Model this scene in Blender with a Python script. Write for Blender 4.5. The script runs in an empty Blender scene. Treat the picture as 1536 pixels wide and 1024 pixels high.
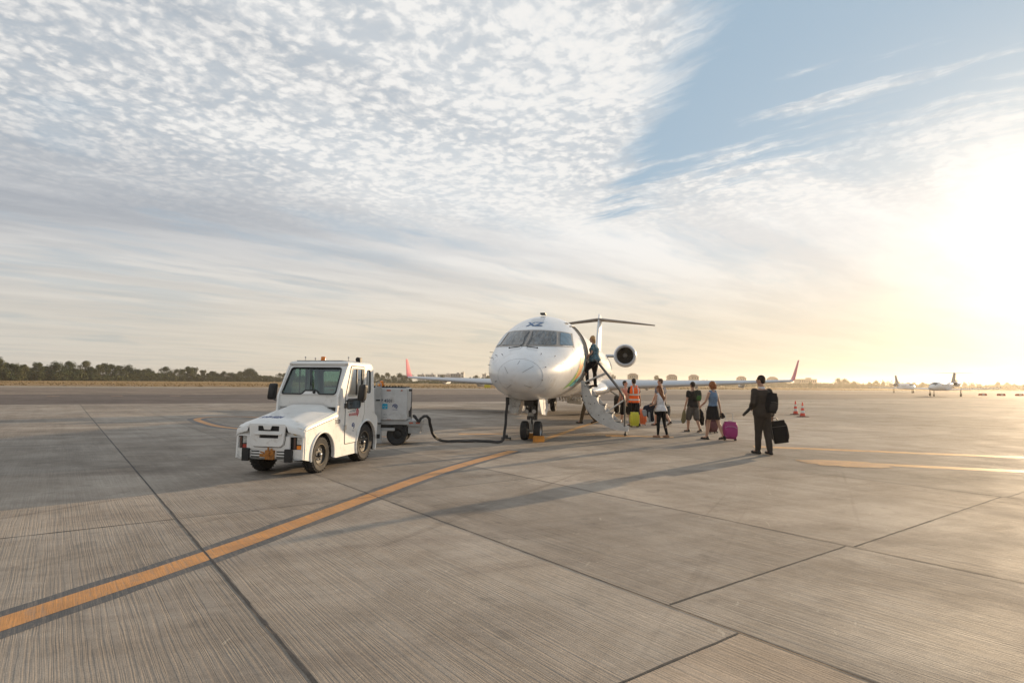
import bpy, bmesh, math, random
from mathutils import Vector as V, Matrix, noise
from mathutils.geometry import tessellate_polygon
R = math.radians
sc = bpy.context.scene
C = sc.collection
random.seed(7)

# ------------------------------------------------------------------ camera
FPX, CAMH, PITCH, ROLL = 902.0, 1.58, math.atan(62 / 902.0), math.atan(0.011)
cd = bpy.data.cameras.new('camera'); cam = bpy.data.objects.new('camera', cd); C.objects.link(cam)
cd.sensor_width = 36; cd.lens = FPX / 1536 * 36; cd.clip_start = 0.1; cd.clip_end = 9000
_c, _s = math.cos(ROLL), math.sin(ROLL)
_r = V((1, 0, 0)); _u = V((0, -math.sin(PITCH), math.cos(PITCH)))
cx = _r * _c + _u * _s; cy = -_r * _s + _u * _c; cz = cx.cross(cy)
M = Matrix((cx, cy, cz)).transposed().to_4x4(); M.translation = (0, 0, CAMH)
cam.matrix_world = M
sc.camera = cam

# ------------------------------------------------------------------ materials
def nset(n, **k):
    for a, b in k.items():
        n.inputs[a.replace('_', ' ')].default_value = b
class NT:
    def __init__(s, nt): s.nt = nt
    def n(s, t, **props):
        x = s.nt.nodes.new(t)
        for k, v in props.items(): setattr(x, k, v)
        return x
    def l(s, a, b): s.nt.links.new(a, b)
    def put(s, sock, v):
        if hasattr(v, 'default_value') or hasattr(v, 'is_linked'): s.l(v, sock)
        else: sock.default_value = v
    def math(s, op, a, b=None, c=None, clamp=False):
        x = s.n('ShaderNodeMath', operation=op, use_clamp=clamp)
        s.put(x.inputs[0], a)
        if b is not None: s.put(x.inputs[1], b)
        if c is not None: s.put(x.inputs[2], c)
        return x.outputs[0]
    def ss(s, v, a, b, lo=0.0, hi=1.0, kind='SMOOTHSTEP'):
        x = s.n('ShaderNodeMapRange', interpolation_type=kind)
        s.put(x.inputs[0], v); s.put(x.inputs[1], a); s.put(x.inputs[2], b); s.put(x.inputs[3], lo); s.put(x.inputs[4], hi)
        return x.outputs[0]
    def noise(s, vec, scale, detail=3, rough=0.5, dist=0.0):
        x = s.n('ShaderNodeTexNoise')
        if vec is not None: s.l(vec, x.inputs['Vector'])
        nset(x, Scale=scale, Detail=detail, Roughness=rough, Distortion=dist)
        return x.outputs['Fac']
    def mapping(s, vec, scale=(1, 1, 1), rot=(0, 0, 0), loc=(0, 0, 0)):
        x = s.n('ShaderNodeMapping'); s.l(vec, x.inputs['Vector'])
        x.inputs['Scale'].default_value = scale; x.inputs['Rotation'].default_value = rot; x.inputs['Location'].default_value = loc
        return x.outputs[0]
    def aniso(s, vec, th, sx, sy, loc=(0, 0, 0)):
        """rotate so that x runs along th, then scale; small sx = long along th"""
        return s.mapping(s.mapping(vec, rot=(0, 0, -th)), scale=(sx, sy, 1), loc=loc)
    def mix(s, f, a, b, bt='MIX'):
        x = s.n('ShaderNodeMix', data_type='RGBA', blend_type=bt)
        s.put(x.inputs[0], f)
        for i, v in ((6, a), (7, b)):
            if isinstance(v, tuple): v = tuple(v) + (1,) if len(v) == 3 else v
            s.put(x.inputs[i], v)
        return x.outputs[2]

MATS = {}
def mat(name, col, rough=0.5, metal=0.0, var=0.12, scale=6.0, bump=0.0, bscale=30.0, spec=0.5, coat=0.0, emit=None, estr=0, trans=0.0, dirt=None, stretch=(1, 1, 1)):
    if name in MATS: return MATS[name]
    m = bpy.data.materials.new(name); m.use_nodes = True
    nt = m.node_tree; T = NT(nt); b = nt.nodes['Principled BSDF']
    tc = T.n('ShaderNodeTexCoord').outputs['Object']
    tc = T.mapping(tc, scale=stretch)
    f = T.noise(tc, scale, 5, 0.6)
    c = T.mix(T.ss(f, 0.3, 0.7), tuple(x * (1 - var) for x in col), tuple(min(1, x * (1 + var)) for x in col))
    if dirt:
        g = T.noise(tc, dirt[2], 6, 0.7)
        c = T.mix(T.ss(g, dirt[3], dirt[3] + 0.2, 0, dirt[1]), c, dirt[0])
    T.l(c, b.inputs['Base Color'])
    T.l(T.ss(f, 0.2, 0.8, rough * 0.85, min(1, rough * 1.15)), b.inputs['Roughness'])
    b.inputs['Metallic'].default_value = metal
    b.inputs['Specular IOR Level'].default_value = spec
    b.inputs['Coat Weight'].default_value = coat
    b.inputs['Transmission Weight'].default_value = trans
    if emit:
        b.inputs['Emission Color'].default_value = tuple(emit) + (1,); b.inputs['Emission Strength'].default_value = estr
    if bump:
        bp = T.n('ShaderNodeBump'); nset(bp, Strength=bump, Distance=0.01)
        T.l(T.noise(tc, bscale, 5, 0.6), bp.inputs['Height']); T.l(bp.outputs[0], b.inputs['Normal'])
    MATS[name] = m
    return m

def glass_mat(name, col=(0.55, 0.8, 0.7), dens=0.55, rough=0.03):
    """thin tinted glazing: partly see-through, partly mirror"""
    m = bpy.data.materials.new(name); m.use_nodes = True; T = NT(m.node_tree)
    m.node_tree.nodes.clear()
    o = T.n('ShaderNodeOutputMaterial'); tr = T.n('ShaderNodeBsdfTransparent'); gl = T.n('ShaderNodeBsdfGlossy')
    tcc = T.n('ShaderNodeTexCoord').outputs['Object']
    f = T.noise(tcc, 3, 3)
    T.l(T.mix(f, tuple(x * dens for x in col), tuple(min(1, x * dens * 1.25) for x in col)), tr.inputs[0])
    gl.inputs['Color'].default_value = (0.9, 0.95, 0.95, 1); gl.inputs['Roughness'].default_value = rough
    fr = T.n('ShaderNodeFresnel'); fr.inputs[0].default_value = 1.5
    ms = T.n('ShaderNodeMixShader'); T.l(T.math('ADD', fr.outputs[0], 0.08), ms.inputs[0])
    T.l(tr.outputs[0], ms.inputs[1]); T.l(gl.outputs[0], ms.inputs[2]); T.l(ms.outputs[0], o.inputs[0])
    return m

# ------------------------------------------------------------------ mesh builder
class MB:
    def __init__(s): s.bm = bmesh.new()
    def verts(s, pts): return [s.bm.verts.new(p) for p in pts]
    def face(s, vs):
        try: return s.bm.faces.new(vs)
        except ValueError: return None
    def box(s, c, d, rot=None):
        c = V(c); m = Matrix.Identity(3)
        if rot: 
            from mathutils import Euler
            m = Euler(rot).to_matrix()
        v = s.verts([c + m @ V((x * d[0] / 2, y * d[1] / 2, z * d[2] / 2)) for x in (-1, 1) for y in (-1, 1) for z in (-1, 1)])
        for q in ((0, 1, 3, 2), (4, 6, 7, 5), (0, 4, 5, 1), (2, 3, 7, 6), (0, 2, 6, 4), (1, 5, 7, 3)): s.face([v[i] for i in q])
        return s
    def loft(s, rings, cap=True, closed=True):
        rv = [s.verts(r) for r in rings]; n = len(rv[0])
        for a, b in zip(rv, rv[1:]):
            for i in range(n if closed else n - 1):
                j = (i + 1) % n; s.face([a[i], a[j], b[j], b[i]])
        if cap: s.face(list(reversed(rv[0]))); s.face(rv[-1])
        return s
    def tube(s, pts, rad, seg=12, flat=None, cap=True, up=None):
        """rounded tapered tube through pts; flat = (fx, fy) ellipse factors"""
        pts = [V(p) for p in pts]
        if not isinstance(rad, (list, tuple)): rad = [rad] * len(pts)
        fx, fy = flat or (1, 1); rings = []; pu = V(up) if up else None
        for i, p in enumerate(pts):
            d = (pts[min(i + 1, len(pts) - 1)] - pts[max(i - 1, 0)]).normalized()
            if pu is None: pu = V((1, 0, 0)) if abs(d.x) < 0.8 else V((0, 1, 0))
            a = (pu - d * pu.dot(d))
            a = a.normalized() if a.length > 1e-6 else d.orthogonal().normalized()
            b = d.cross(a); pu = a
            r = rad[i]
            if cap == 'round' and i == 0:
                for k in (0.15, 0.6): rings.append([p - d * r * (1 - k) * 0.9 + (a * math.cos(t) * fx + b * math.sin(t) * fy) * r * math.sqrt(1 - (1 - k) ** 2) * 0.98 for t in [6.28318 * j / seg for j in range(seg)]])
            rings.append([p + (a * math.cos(t) * fx + b * math.sin(t) * fy) * r for t in [6.28318 * j / seg for j in range(seg)]])
            if cap == 'round' and i == len(pts) - 1:
                for k in (0.6, 0.15): rings.append([p + d * r * (1 - k) * 0.9 + (a * math.cos(t) * fx + b * math.sin(t) * fy) * r * math.sqrt(1 - (1 - k) ** 2) * 0.98 for t in [6.28318 * j / seg for j in range(seg)]])
        return s.loft(rings, bool(cap))
    def cyl(s, p0, p1, r0, r1=None, seg=20): return s.tube([p0, p1], [r0, r0 if r1 is None else r1], seg)
    def ball(s, c, r, seg=14, rings=9, rot=None):
        c = V(c); r = (r, r, r) if not isinstance(r, (tuple, list)) else r
        m = rot if rot is not None else Matrix.Identity(3); rr = []
        for i in range(rings + 1):
            a = -math.pi / 2 + math.pi * (i + 0.25) / (rings + 0.5)
            rr.append([c + m @ V((r[0] * math.cos(a) * math.cos(t), r[1] * math.cos(a) * math.sin(t), r[2] * math.sin(a))) for t in [6.28318 * j / seg for j in range(seg)]])
        return s.loft(rr)
    def lathe(s, prof, c=(0, 0, 0), axis='z', seg=28, cap=True):
        c = V(c); rings = []
        for r, h in prof:
            ring = []
            for j in range(seg):
                t = 6.28318530718 * j / seg; a, b = r * math.cos(t), r * math.sin(t)
                ring.append(c + (V((a, b, h)) if axis == 'z' else V((a, h, b)) if axis == 'y' else V((h, a, b))))
            rings.append(ring)
        return s.loft(rings, cap)
    def plate(s, outer, holes, fn, th):
        """2D polygon with holes; fn(u, v, w) maps to 3D, w from 0 to th"""
        loops = [outer] + list(holes); flat = [p for l in loops for p in l]
        tris = tessellate_polygon([[V((p[0], p[1], 0)) for p in l] for l in loops])
        a = s.verts([fn(p[0], p[1], 0) for p in flat]); b = s.verts([fn(p[0], p[1], th) for p in flat])
        for t in tris:
            s.face([a[i] for i in t]); s.face([b[i] for i in reversed(t)])
        k = 0
        for l in loops:
            n = len(l)
            for i in range(n): s.face([a[k + i], a[k + (i + 1) % n], b[k + (i + 1) % n], b[k + i]])
            k += n
        return s
    def grid(s, fn, nu, nv, th=0):
        vs = [[s.bm.verts.new(fn(i / nu, j / nv)) for j in range(nv + 1)] for i in range(nu + 1)]
        for i in range(nu):
            for j in range(nv): s.face([vs[i][j], vs[i + 1][j], vs[i + 1][j + 1], vs[i][j + 1]])
        return s

def rrect(x0, z0, x1, z1, r, n=4):
    out = []
    for cx_, cz_, a0 in ((x1 - r, z1 - r, 0), (x0 + r, z1 - r, 90), (x0 + r, z0 + r, 180), (x1 - r, z0 + r, 270)):
        for k in range(n + 1):
            a = R(a0 + 90 * k / n); out.append((cx_ + r * math.cos(a), cz_ + r * math.sin(a)))
    return out
def roundpoly(pts, r, n=4):
    """round the corners of a polygon; r may be a list"""
    out = []; N = len(pts)
    for i, p in enumerate(pts):
        rr = r[i] if isinstance(r, (list, tuple)) else r
        p = V(p).to_2d() if len(p) == 3 else V(p); a = V(pts[i - 1]) - p; b = V(pts[(i + 1) % N]) - p
        if rr <= 0: out.append((p.x, p.y)); continue
        ra = min(rr, a.length * 0.45); rb = min(rr, b.length * 0.45)
        A = p + a.normalized() * ra; B = p + b.normalized() * rb
        for k in range(n + 1):
            t = k / n; q = A * (1 - t) ** 2 + p * 2 * t * (1 - t) + B * t * t; out.append((q.x, q.y))
    return out

def obj(name, mb, m, parent=None, smooth=True, bevel=0.0, loc=None, angle=38):
    bm = mb.bm
    bmesh.ops.recalc_face_normals(bm, faces=bm.faces)
    me = bpy.data.meshes.new(name); bm.to_mesh(me); bm.free()
    me.materials.append(m)
    if smooth:
        me.polygons.foreach_set('use_smooth', [True] * len(me.polygons)); me.set_sharp_from_angle(angle=R(angle))
    o = bpy.data.objects.new(name, me); C.objects.link(o)
    if parent: o.parent = parent
    if loc: o.location = loc
    if bevel:
        b = o.modifiers.new('bevel', 'BEVEL'); b.width = bevel; b.segments = 2; b.limit_method = 'ANGLE'; b.angle_limit = R(40); b.harden_normals = True
    return o
def tag(o, label=None, cat=None, group=None, kind=None):
    for k, v in (('label', label), ('category', cat), ('group', group), ('kind', kind)):
        if v: o[k] = v
    return o
def thing(name, label, cat, loc=(0, 0, 0), rotz=0, group=None):
    o = bpy.data.objects.new(name, None); C.objects.link(o); o.location = loc; o.rotation_euler = (0, 0, rotz); o.empty_display_size = 0.2
    return tag(o, label, cat, group)
def struct(name, mb, m, smooth=False, **k):
    return tag(obj(name, mb, m, smooth=smooth), kind='structure', **k)
def copy_tree(o, parent=None):
    c = o.copy(); C.objects.link(c)
    if parent: c.parent = parent
    for ch in list(o.children): copy_tree(ch, c)
    return c

def remeshed(name, mb, m, parent, voxel=0.011, smooth_it=3, fold=0.0, ffreq=(9, 9, 5), seed=0):
    """union of overlapping closed shapes into one continuous skin"""
    bm = mb.bm; bmesh.ops.recalc_face_normals(bm, faces=bm.faces)
    me = bpy.data.meshes.new('tmp'); bm.to_mesh(me); bm.free()
    o = bpy.data.objects.new('tmp', me); C.objects.link(o)
    r = o.modifiers.new('r', 'REMESH'); r.mode = 'VOXEL'; r.voxel_size = voxel; r.use_smooth_shade = True
    sm = o.modifiers.new('s', 'SMOOTH'); sm.iterations = smooth_it; sm.factor = 0.5
    dg = bpy.context.evaluated_depsgraph_get(); dg.update()
    nm = bpy.data.meshes.new_from_object(o.evaluated_get(dg)); nm.name = name
    bpy.data.objects.remove(o); bpy.data.meshes.remove(me)
    if fold:
        off = V((seed * 3.1, seed * 1.7, 0)); ns = [v.normal.copy() for v in nm.vertices]
        for v, n in zip(nm.vertices, ns):
            q = V((v.co.x * ffreq[0], v.co.y * ffreq[1], v.co.z * ffreq[2])) + off
            v.co += n * (noise.noise(q) * fold + noise.noise(q * 2.3) * fold * 0.45)
    nm.materials.clear(); nm.materials.append(m)
    nm.polygons.foreach_set('use_smooth', [True] * len(nm.polygons))
    q = bpy.data.objects.new(name, nm); C.objects.link(q); q.parent = parent
    return q

def text_mb(s, size, depth=0.0, fn=None, align='CENTER', shear=0.0, bold=0.0, sub=0):
    cu = bpy.data.curves.new('t', 'FONT'); cu.body = s; cu.size = size; cu.align_x = align; cu.align_y = 'CENTER'; cu.shear = shear; cu.offset = bold
    cu.resolution_u = 3
    o = bpy.data.objects.new('t', cu); C.objects.link(o)
    dg = bpy.context.evaluated_depsgraph_get(); dg.update()
    me = bpy.data.meshes.new_from_object(o.evaluated_get(dg))
    bpy.data.objects.remove(o)
    mb = MB(); mb.bm.from_mesh(me); bpy.data.meshes.remove(me)
    if sub: bmesh.ops.subdivide_edges(mb.bm, edges=mb.bm.edges, cuts=sub)
    if fn:
        for v in mb.bm.verts: v.co = V(fn(v.co.x, v.co.y))
    return mb

# ------------------------------------------------------------------ light and sky
SUN_AZ, SUN_EL = 45.0, 9.0
sun_dir = V((math.sin(R(SUN_AZ)) * math.cos(R(SUN_EL)), math.cos(R(SUN_AZ)) * math.cos(R(SUN_EL)), math.sin(R(SUN_EL))))
sl = bpy.data.lights.new('sun', 'SUN'); sl.energy = 5.0; sl.angle = R(0.6); sl.color = (1.0, 0.74, 0.46)
so = bpy.data.objects.new('sun', sl); C.objects.link(so); so.rotation_euler = (-sun_dir).to_track_quat('-Z', 'Y').to_euler()

w = bpy.data.worlds.new('World'); sc.world = w; w.use_nodes = True
T = NT(w.node_tree); bg = w.node_tree.nodes['Background']
sky = T.n('ShaderNodeTexSky'); sky.sky_type = 'NISHITA'; sky.sun_disc = False
sky.sun_elevation = R(SUN_EL); sky.sun_rotation = R(SUN_AZ); sky.altitude = 20; sky.air_density = 1.0; sky.dust_density = 1.6; sky.ozone_density = 1.6
D = T.n('ShaderNodeTexCoord').outputs['Generated']
nrm = T.n('ShaderNodeVectorMath', operation='NORMALIZE'); T.l(D, nrm.inputs[0]); D = nrm.outputs[0]
sep = T.n('ShaderNodeSeparateXYZ'); T.l(D, sep.inputs[0]); X, Y, Z = sep.outputs
Zp = T.math('ADD', T.math('MAXIMUM', Z, 0.0), 0.06)
PX = T.math('DIVIDE', X, Zp); PY = T.math('DIVIDE', T.math('ABSOLUTE', Y), Zp)
cmb = T.n('ShaderNodeCombineXYZ'); T.l(PX, cmb.inputs[0]); T.l(PY, cmb.inputs[1]); P = cmb.outputs[0]
dot = T.n('ShaderNodeVectorMath', operation='DOT_PRODUCT'); T.l(D, dot.inputs[0]); dot.inputs[1].default_value = sun_dir
sd = dot.outputs['Value']
glow_w = T.ss(sd, 0.45, 1.0, 0, 1); glow_w2 = T.math('POWER', glow_w, 2.0)
ang = T.math('ARCCOSINE', sd)
g1 = T.math('POWER', 2.718, T.math('MULTIPLY', T.math('POWER', T.math('DIVIDE', ang, 0.14), 2.0), -1.0))
g2 = T.math('POWER', 2.718, T.math('MULTIPLY', T.math('DIVIDE', ang, 0.27), -1.0))
# lightly warped cloud plane
wn = T.n('ShaderNodeTexNoise'); T.l(P, wn.inputs['Vector']); nset(wn, Scale=2.2, Detail=4, Roughness=0.6)
wv = T.n('ShaderNodeVectorMath', operation='MULTIPLY_ADD'); T.l(wn.outputs['Color'], wv.inputs[0]); wv.inputs[1].default_value = (0.16, 0.16, 0); T.l(P, wv.inputs[2])
PW = wv.outputs[0]
wn2 = T.n('ShaderNodeTexNoise'); T.l(P, wn2.inputs['Vector']); nset(wn2, Scale=26, Detail=3, Roughness=0.6)
wv2 = T.n('ShaderNodeVectorMath', operation='MULTIPLY_ADD'); T.l(wn2.outputs['Color'], wv2.inputs[0]); wv2.inputs[1].default_value = (0.055, 0.055, 0); T.l(PW, wv2.inputs[2])
big = T.noise(P, 0.75, 3, 0.5, 0.3)
big2 = T.noise(T.mapping(P, loc=(7.3, 2.1, 0)), 0.55, 4, 0.55, 0.3)
vor = T.n('ShaderNodeTexVoronoi', feature='SMOOTH_F1'); T.l(T.aniso(wv2.outputs[0], R(62), 1.0, 0.95), vor.inputs['Vector']); nset(vor, Scale=24.0, Smoothness=0.7)
cell = T.ss(vor.outputs['Distance'], 0.75, 0.10, 0, 1, 'LINEAR')
puffb = T.noise(T.mapping(PW, loc=(3, 9, 0)), 4.0, 5, 0.6, 0.1)
puffs_ = T.noise(T.aniso(PW, R(62), 1.0, 0.95), 32.0, 5, 0.60, 0.0)
puff = T.math('ADD', T.math('MULTIPLY', cell, 0.26), T.math('ADD', T.math('MULTIPLY', puffb, 0.42), T.math('MULTIPLY', puffs_, 0.50)))
streak = T.noise(T.aniso(PW, R(47), 0.38, 1.25), 1.9, 8, 0.60, 0.15)
streak2 = T.noise(T.aniso(PW, R(40), 0.30, 1.1, (4, 4, 0)), 1.5, 8, 0.60, 0.15)
ripple = T.noise(T.aniso(PW, R(-40), 0.45, 2.6), 3.6, 6, 0.62, 0.15)
# the clear wedge
edge1 = T.math('ADD', T.math('SUBTRACT', PX, 0.40), T.math('MULTIPLY', T.math('SUBTRACT', ripple, 0.5), 0.38))
edge1 = T.math('ADD', edge1, T.math('MULTIPLY', T.math('SUBTRACT', puff, 0.6), 0.10))
edge2 = T.math('SUBTRACT', 3.18, T.math('ADD', PX, PY))
edge2 = T.math('ADD', edge2, T.math('MULTIPLY', T.math('SUBTRACT', ripple, 0.5), 2.4))
edge2 = T.math('ADD', edge2, T.math('MULTIPLY', T.math('SUBTRACT', streak2, 0.5), 0.9))
hole = T.math('MULTIPLY', T.ss(edge1, -0.05, 0.13), T.ss(edge2, -0.25, 0.42))
cover = T.math('SUBTRACT', 1.0, hole)
pz = T.ss(T.math('ADD', Z, T.math('MULTIPLY', T.math('SUBTRACT', puffb, 0.5), 0.12)), 0.22, 0.34)
puffc = T.ss(puff, 0.38, 0.72, 0.66, 1.0)
veil = T.ss(T.math('ADD', T.math('MULTIPLY', streak, 0.75), T.math('MULTIPLY', big2, 0.35)), 0.42, 0.56, 0.62, 1.0)
dens = T.n('ShaderNodeMix'); T.l(pz, dens.inputs[0]); T.l(veil, dens.inputs[2]); T.l(puffc, dens.inputs[3]); dens = dens.outputs[0]
gap = T.ss(T.math('ADD', T.math('MULTIPLY', big, 0.8), T.math('MULTIPLY', streak2, 0.35)), 0.40, 0.50, 0.45, 1.0)
cl = T.math('MULTIPLY', T.math('MULTIPLY', cover, dens), gap)
# cloud brightness: a grey swath on the left, paler towards the sun
toward = T.ss(sd, 0.0, 0.85)
q_ = T.math('ADD', T.math('SUBTRACT', PY, T.math('MULTIPLY', PX, 0.92)), T.math('MULTIPLY', T.math('SUBTRACT', streak, 0.5), 1.6))
swath = T.math('MULTIPLY', T.math('MULTIPLY', T.ss(q_, 2.7, 4.4), T.ss(q_, 6.0, 5.2)), T.ss(PX, 0.3, -1.3))
hi = T.ss(Z, 0.20, 0.38)
bri = T.math('ADD', 0.43, T.math('MULTIPLY', toward, 0.40))
bri = T.math('ADD', bri, T.math('MULTIPLY', T.ss(streak2, 0.36, 0.66, -0.15, 0.20), 1.0))
bri = T.math('SUBTRACT', bri, T.math('MULTIPLY', swath, 0.30))
bri = T.math('ADD', bri, T.math('MULTIPLY', T.math('MULTIPLY', T.ss(puff, 0.44, 0.78, -0.16, 0.42), hi), 1.0), clamp=True)
ccol = T.mix(bri, (3.5, 3.75, 4.15), (8.1, 8.0, 7.8))
lowz = T.ss(Z, 0.03, 0.24, 1, 0)
lowc = T.mix(toward, (6.0, 5.5, 4.6), (7.2, 6.0, 4.1))
ccol = T.mix(T.math('MULTIPLY', lowz, 0.72), ccol, lowc)
# clear sky: physical sky, lifted a little by high haze
skl = T.n('ShaderNodeVectorMath', operation='MULTIPLY'); T.l(sky.outputs[0], skl.inputs[0]); skl.inputs[1].default_value = (1.0, 1.0, 1.0)
clear = T.mix(0.8, skl.outputs[0], (3.5, 4.8, 6.0))
clear = T.mix(T.ss(Z, 0.0, 0.24, 0.80, 0.0), clear, T.mix(toward, (4.7, 4.7, 4.3), (6.9, 5.9, 4.2)))
skyc = T.mix(cl, clear, ccol)
gs = T.n('ShaderNodeVectorMath', operation='SCALE'); gs.inputs[0].default_value = (1.0, 0.87, 0.64); T.l(T.math('MULTIPLY', T.math('ADD', T.math('MULTIPLY', g1, 6.0), T.math('MULTIPLY', g2, 0.9)), T.math('MULTIPLY', T.ss(Z, -0.02, 0.09, 0.35, 1.0), T.ss(Z, 0.22, 0.36, 1.0, 0.4))), gs.inputs['Scale'])
fin = T.n('ShaderNodeVectorMath', operation='ADD'); T.l(skyc, fin.inputs[0]); T.l(gs.outputs[0], fin.inputs[1])
T.l(fin.outputs[0], bg.inputs['Color']); bg.inputs['Strength'].default_value = 0.1
vs = sc.view_settings; vs.view_transform = 'Standard'; vs.look = 'None'; vs.gamma = 1; vs.exposure = 0.15; vs.use_curve_mapping = False

# ------------------------------------------------------------------ ground
GA = R(-53)                                  # slab joints run this way
GU = V((math.cos(GA), math.sin(GA), 0)); GV = V((-math.sin(GA), math.cos(GA), 0))
def G(u, v, z=0): p = GU * u + GV * v; return V((p.x, p.y, z))

def ground_mat(name, col, rough, grooves=0.0, stain=0.25, streakdir=True, tone=False, spec=0.4, freq=1.0, patch=None):
    m = bpy.data.materials.new(name); m.use_nodes = True; T = NT(m.node_tree); b = m.node_tree.nodes['Principled BSDF']
    tc = T.n('ShaderNodeTexCoord').outputs['Object']
    g = T.mapping(tc, rot=(0, 0, -GA))          # x along the grooves, y across
    a = T.noise(tc, 0.13, 6, 0.6, 0.3); a2 = T.noise(tc, 0.9, 6, 0.65, 0.2); a3 = T.noise(tc, 14, 4, 0.7); a4 = T.noise(tc, 90, 3, 0.7)
    c = T.mix(T.ss(a, 0.3, 0.7), tuple(x * (1 - stain) for x in col), tuple(x * (1 + stain * 0.7) for x in col))
    c = T.mix(T.ss(a2, 0.34, 0.68, 0, 0.75), c, T.mix(1.0, c, (0.70, 0.68, 0.66), 'MULTIPLY'))
    bl = T.noise(T.mapping(tc, loc=(21, 5, 0)), 0.35, 5, 0.7, 0.6)
    c = T.mix(T.ss(bl, 0.52, 0.66, 0, 0.6), c, T.mix(1.0, c, (0.74, 0.72, 0.70), 'MULTIPLY'))
    ty = T.noise(T.aniso(tc, R(63), 0.03, 1.0, (2, 7, 0)), 1.6, 4, 0.6, 0.05)
    c = T.mix(T.ss(ty, 0.62, 0.70, 0, 0.55), c, T.mix(1.0, c, (0.55, 0.53, 0.52), 'MULTIPLY'))
    c = T.mix(T.ss(a3, 0.35, 0.75, 0, 0.5), c, T.mix(1.0, c, (0.78, 0.77, 0.76), 'MULTIPLY'))
    c = T.mix(T.ss(a4, 0.38, 0.72, 0, 0.75), c, T.mix(1.0, c, (0.62, 0.62, 0.62), 'MULTIPLY'))
    a5 = T.noise(tc, 210, 2, 0.6); c = T.mix(T.ss(a5, 0.60, 0.72, 0, 0.5), c, T.mix(1.0, c, (1.35, 1.33, 1.30), 'MULTIPLY'))
    # long wheel and sweeper streaks
    st = T.noise(T.aniso(tc, R(22), 0.09, 1.0), 1.3, 6, 0.65, 0.15)
    c = T.mix(T.ss(st, 0.48, 0.68, 0, 0.55), c, T.mix(1.0, c, (0.66, 0.64, 0.64), 'MULTIPLY'))
    st2 = T.noise(T.mapping(g, scale=(0.06, 1.0, 1)), 1.7, 5, 0.6, 0.1)
    c = T.mix(T.ss(st2, 0.45, 0.7, 0, 0.45), c, T.mix(1.0, c, (0.72, 0.71, 0.70), 'MULTIPLY'))
    # small pale scuffs
    sc1 = T.noise(T.aniso(tc, R(75), 0.35, 1.0), 7.0, 2, 0.4, 2.5)
    c = T.mix(T.math('MULTIPLY', T.ss(sc1, 0.735, 0.76), 0.45), c, (0.55, 0.48, 0.38))
    # dark spots (oil, rubber)
    sp = T.noise(T.mapping(tc, loc=(3, 8, 0)), 2.2, 3, 0.5)
    c = T.mix(T.math('MULTIPLY', T.ss(sp, 0.62, 0.70), 0.24), c, (0.09, 0.08, 0.07))
    if tone:
        at = T.n('ShaderNodeAttribute', attribute_name='tone')
        c = T.mix(1.0, c, at.outputs['Color'], 'MULTIPLY')
    bp = T.n('ShaderNodeBump'); nset(bp, Strength=1.0, Distance=1.0)
    h = T.math('MULTIPLY', a4, 0.0022)
    h = T.math('ADD', h, T.math('MULTIPLY', a3, 0.003))
    if grooves:
        wob = T.noise(T.mapping(g, scale=(0.5, 2.0, 1)), 1.0, 4, 0.6)
        sx = T.n('ShaderNodeSeparateXYZ'); T.l(g, sx.inputs[0])
        yy = T.math('ADD', sx.outputs[1], T.math('MULTIPLY', wob, 0.05))
        cc = T.n('ShaderNodeCombineXYZ'); T.l(T.math('MULTIPLY', sx.outputs[0], 0.012), cc.inputs[0]); T.l(yy, cc.inputs[1])
        l1 = T.noise(cc.outputs[0], 62, 2, 0.6); l2 = T.noise(cc.outputs[0], 8, 2, 0.5)
        ln = T.math('ADD', T.math('MULTIPLY', l1, 0.75), T.math('MULTIPLY', l2, 0.25))
        patchy = T.ss(T.noise(tc, 0.5, 4, 0.6), 0.3, 0.65, 0.35, 1.0)
        gm = T.math('MULTIPLY', T.ss(ln, 0.44, 0.58), patchy)
        c = T.mix(T.math('MULTIPLY', gm, grooves), c, T.mix(1.0, c, (0.45, 0.44, 0.43), 'MULTIPLY'))
        h = T.math('SUBTRACT', h, T.math('MULTIPLY', gm, 0.0035))
    T.l(h, bp.inputs['Height']); T.l(bp.outputs[0], b.inputs['Normal'])
    T.l(c, b.inputs['Base Color']); b.inputs['Specular IOR Level'].default_value = spec
    T.l(T.ss(a2, 0.2, 0.8, rough * 0.9, min(1, rough * 1.12)), b.inputs['Roughness'])
    return m

M_CONC = ground_mat('concrete', (0.44, 0.375, 0.308), 0.78, grooves=0.27, tone=True, spec=0.25)
M_ASPH = ground_mat('asphalt', (0.15, 0.112, 0.09), 0.75, spec=0.3)
M_SHLD = ground_mat('shoulder', (0.27, 0.205, 0.155), 0.8, spec=0.3)
M_PALE = ground_mat('pale_strip', (0.42, 0.35, 0.27), 0.85, spec=0.2)
M_DRY = ground_mat('dry_grass', (0.46, 0.29, 0.12), 0.95, spec=0.1, stain=0.35)

def sheet(name, pts, z, m):
    mb = MB(); mb.face(mb.verts([V((p[0], p[1], z)) for p in pts])); return struct(name, mb, m)
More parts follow.
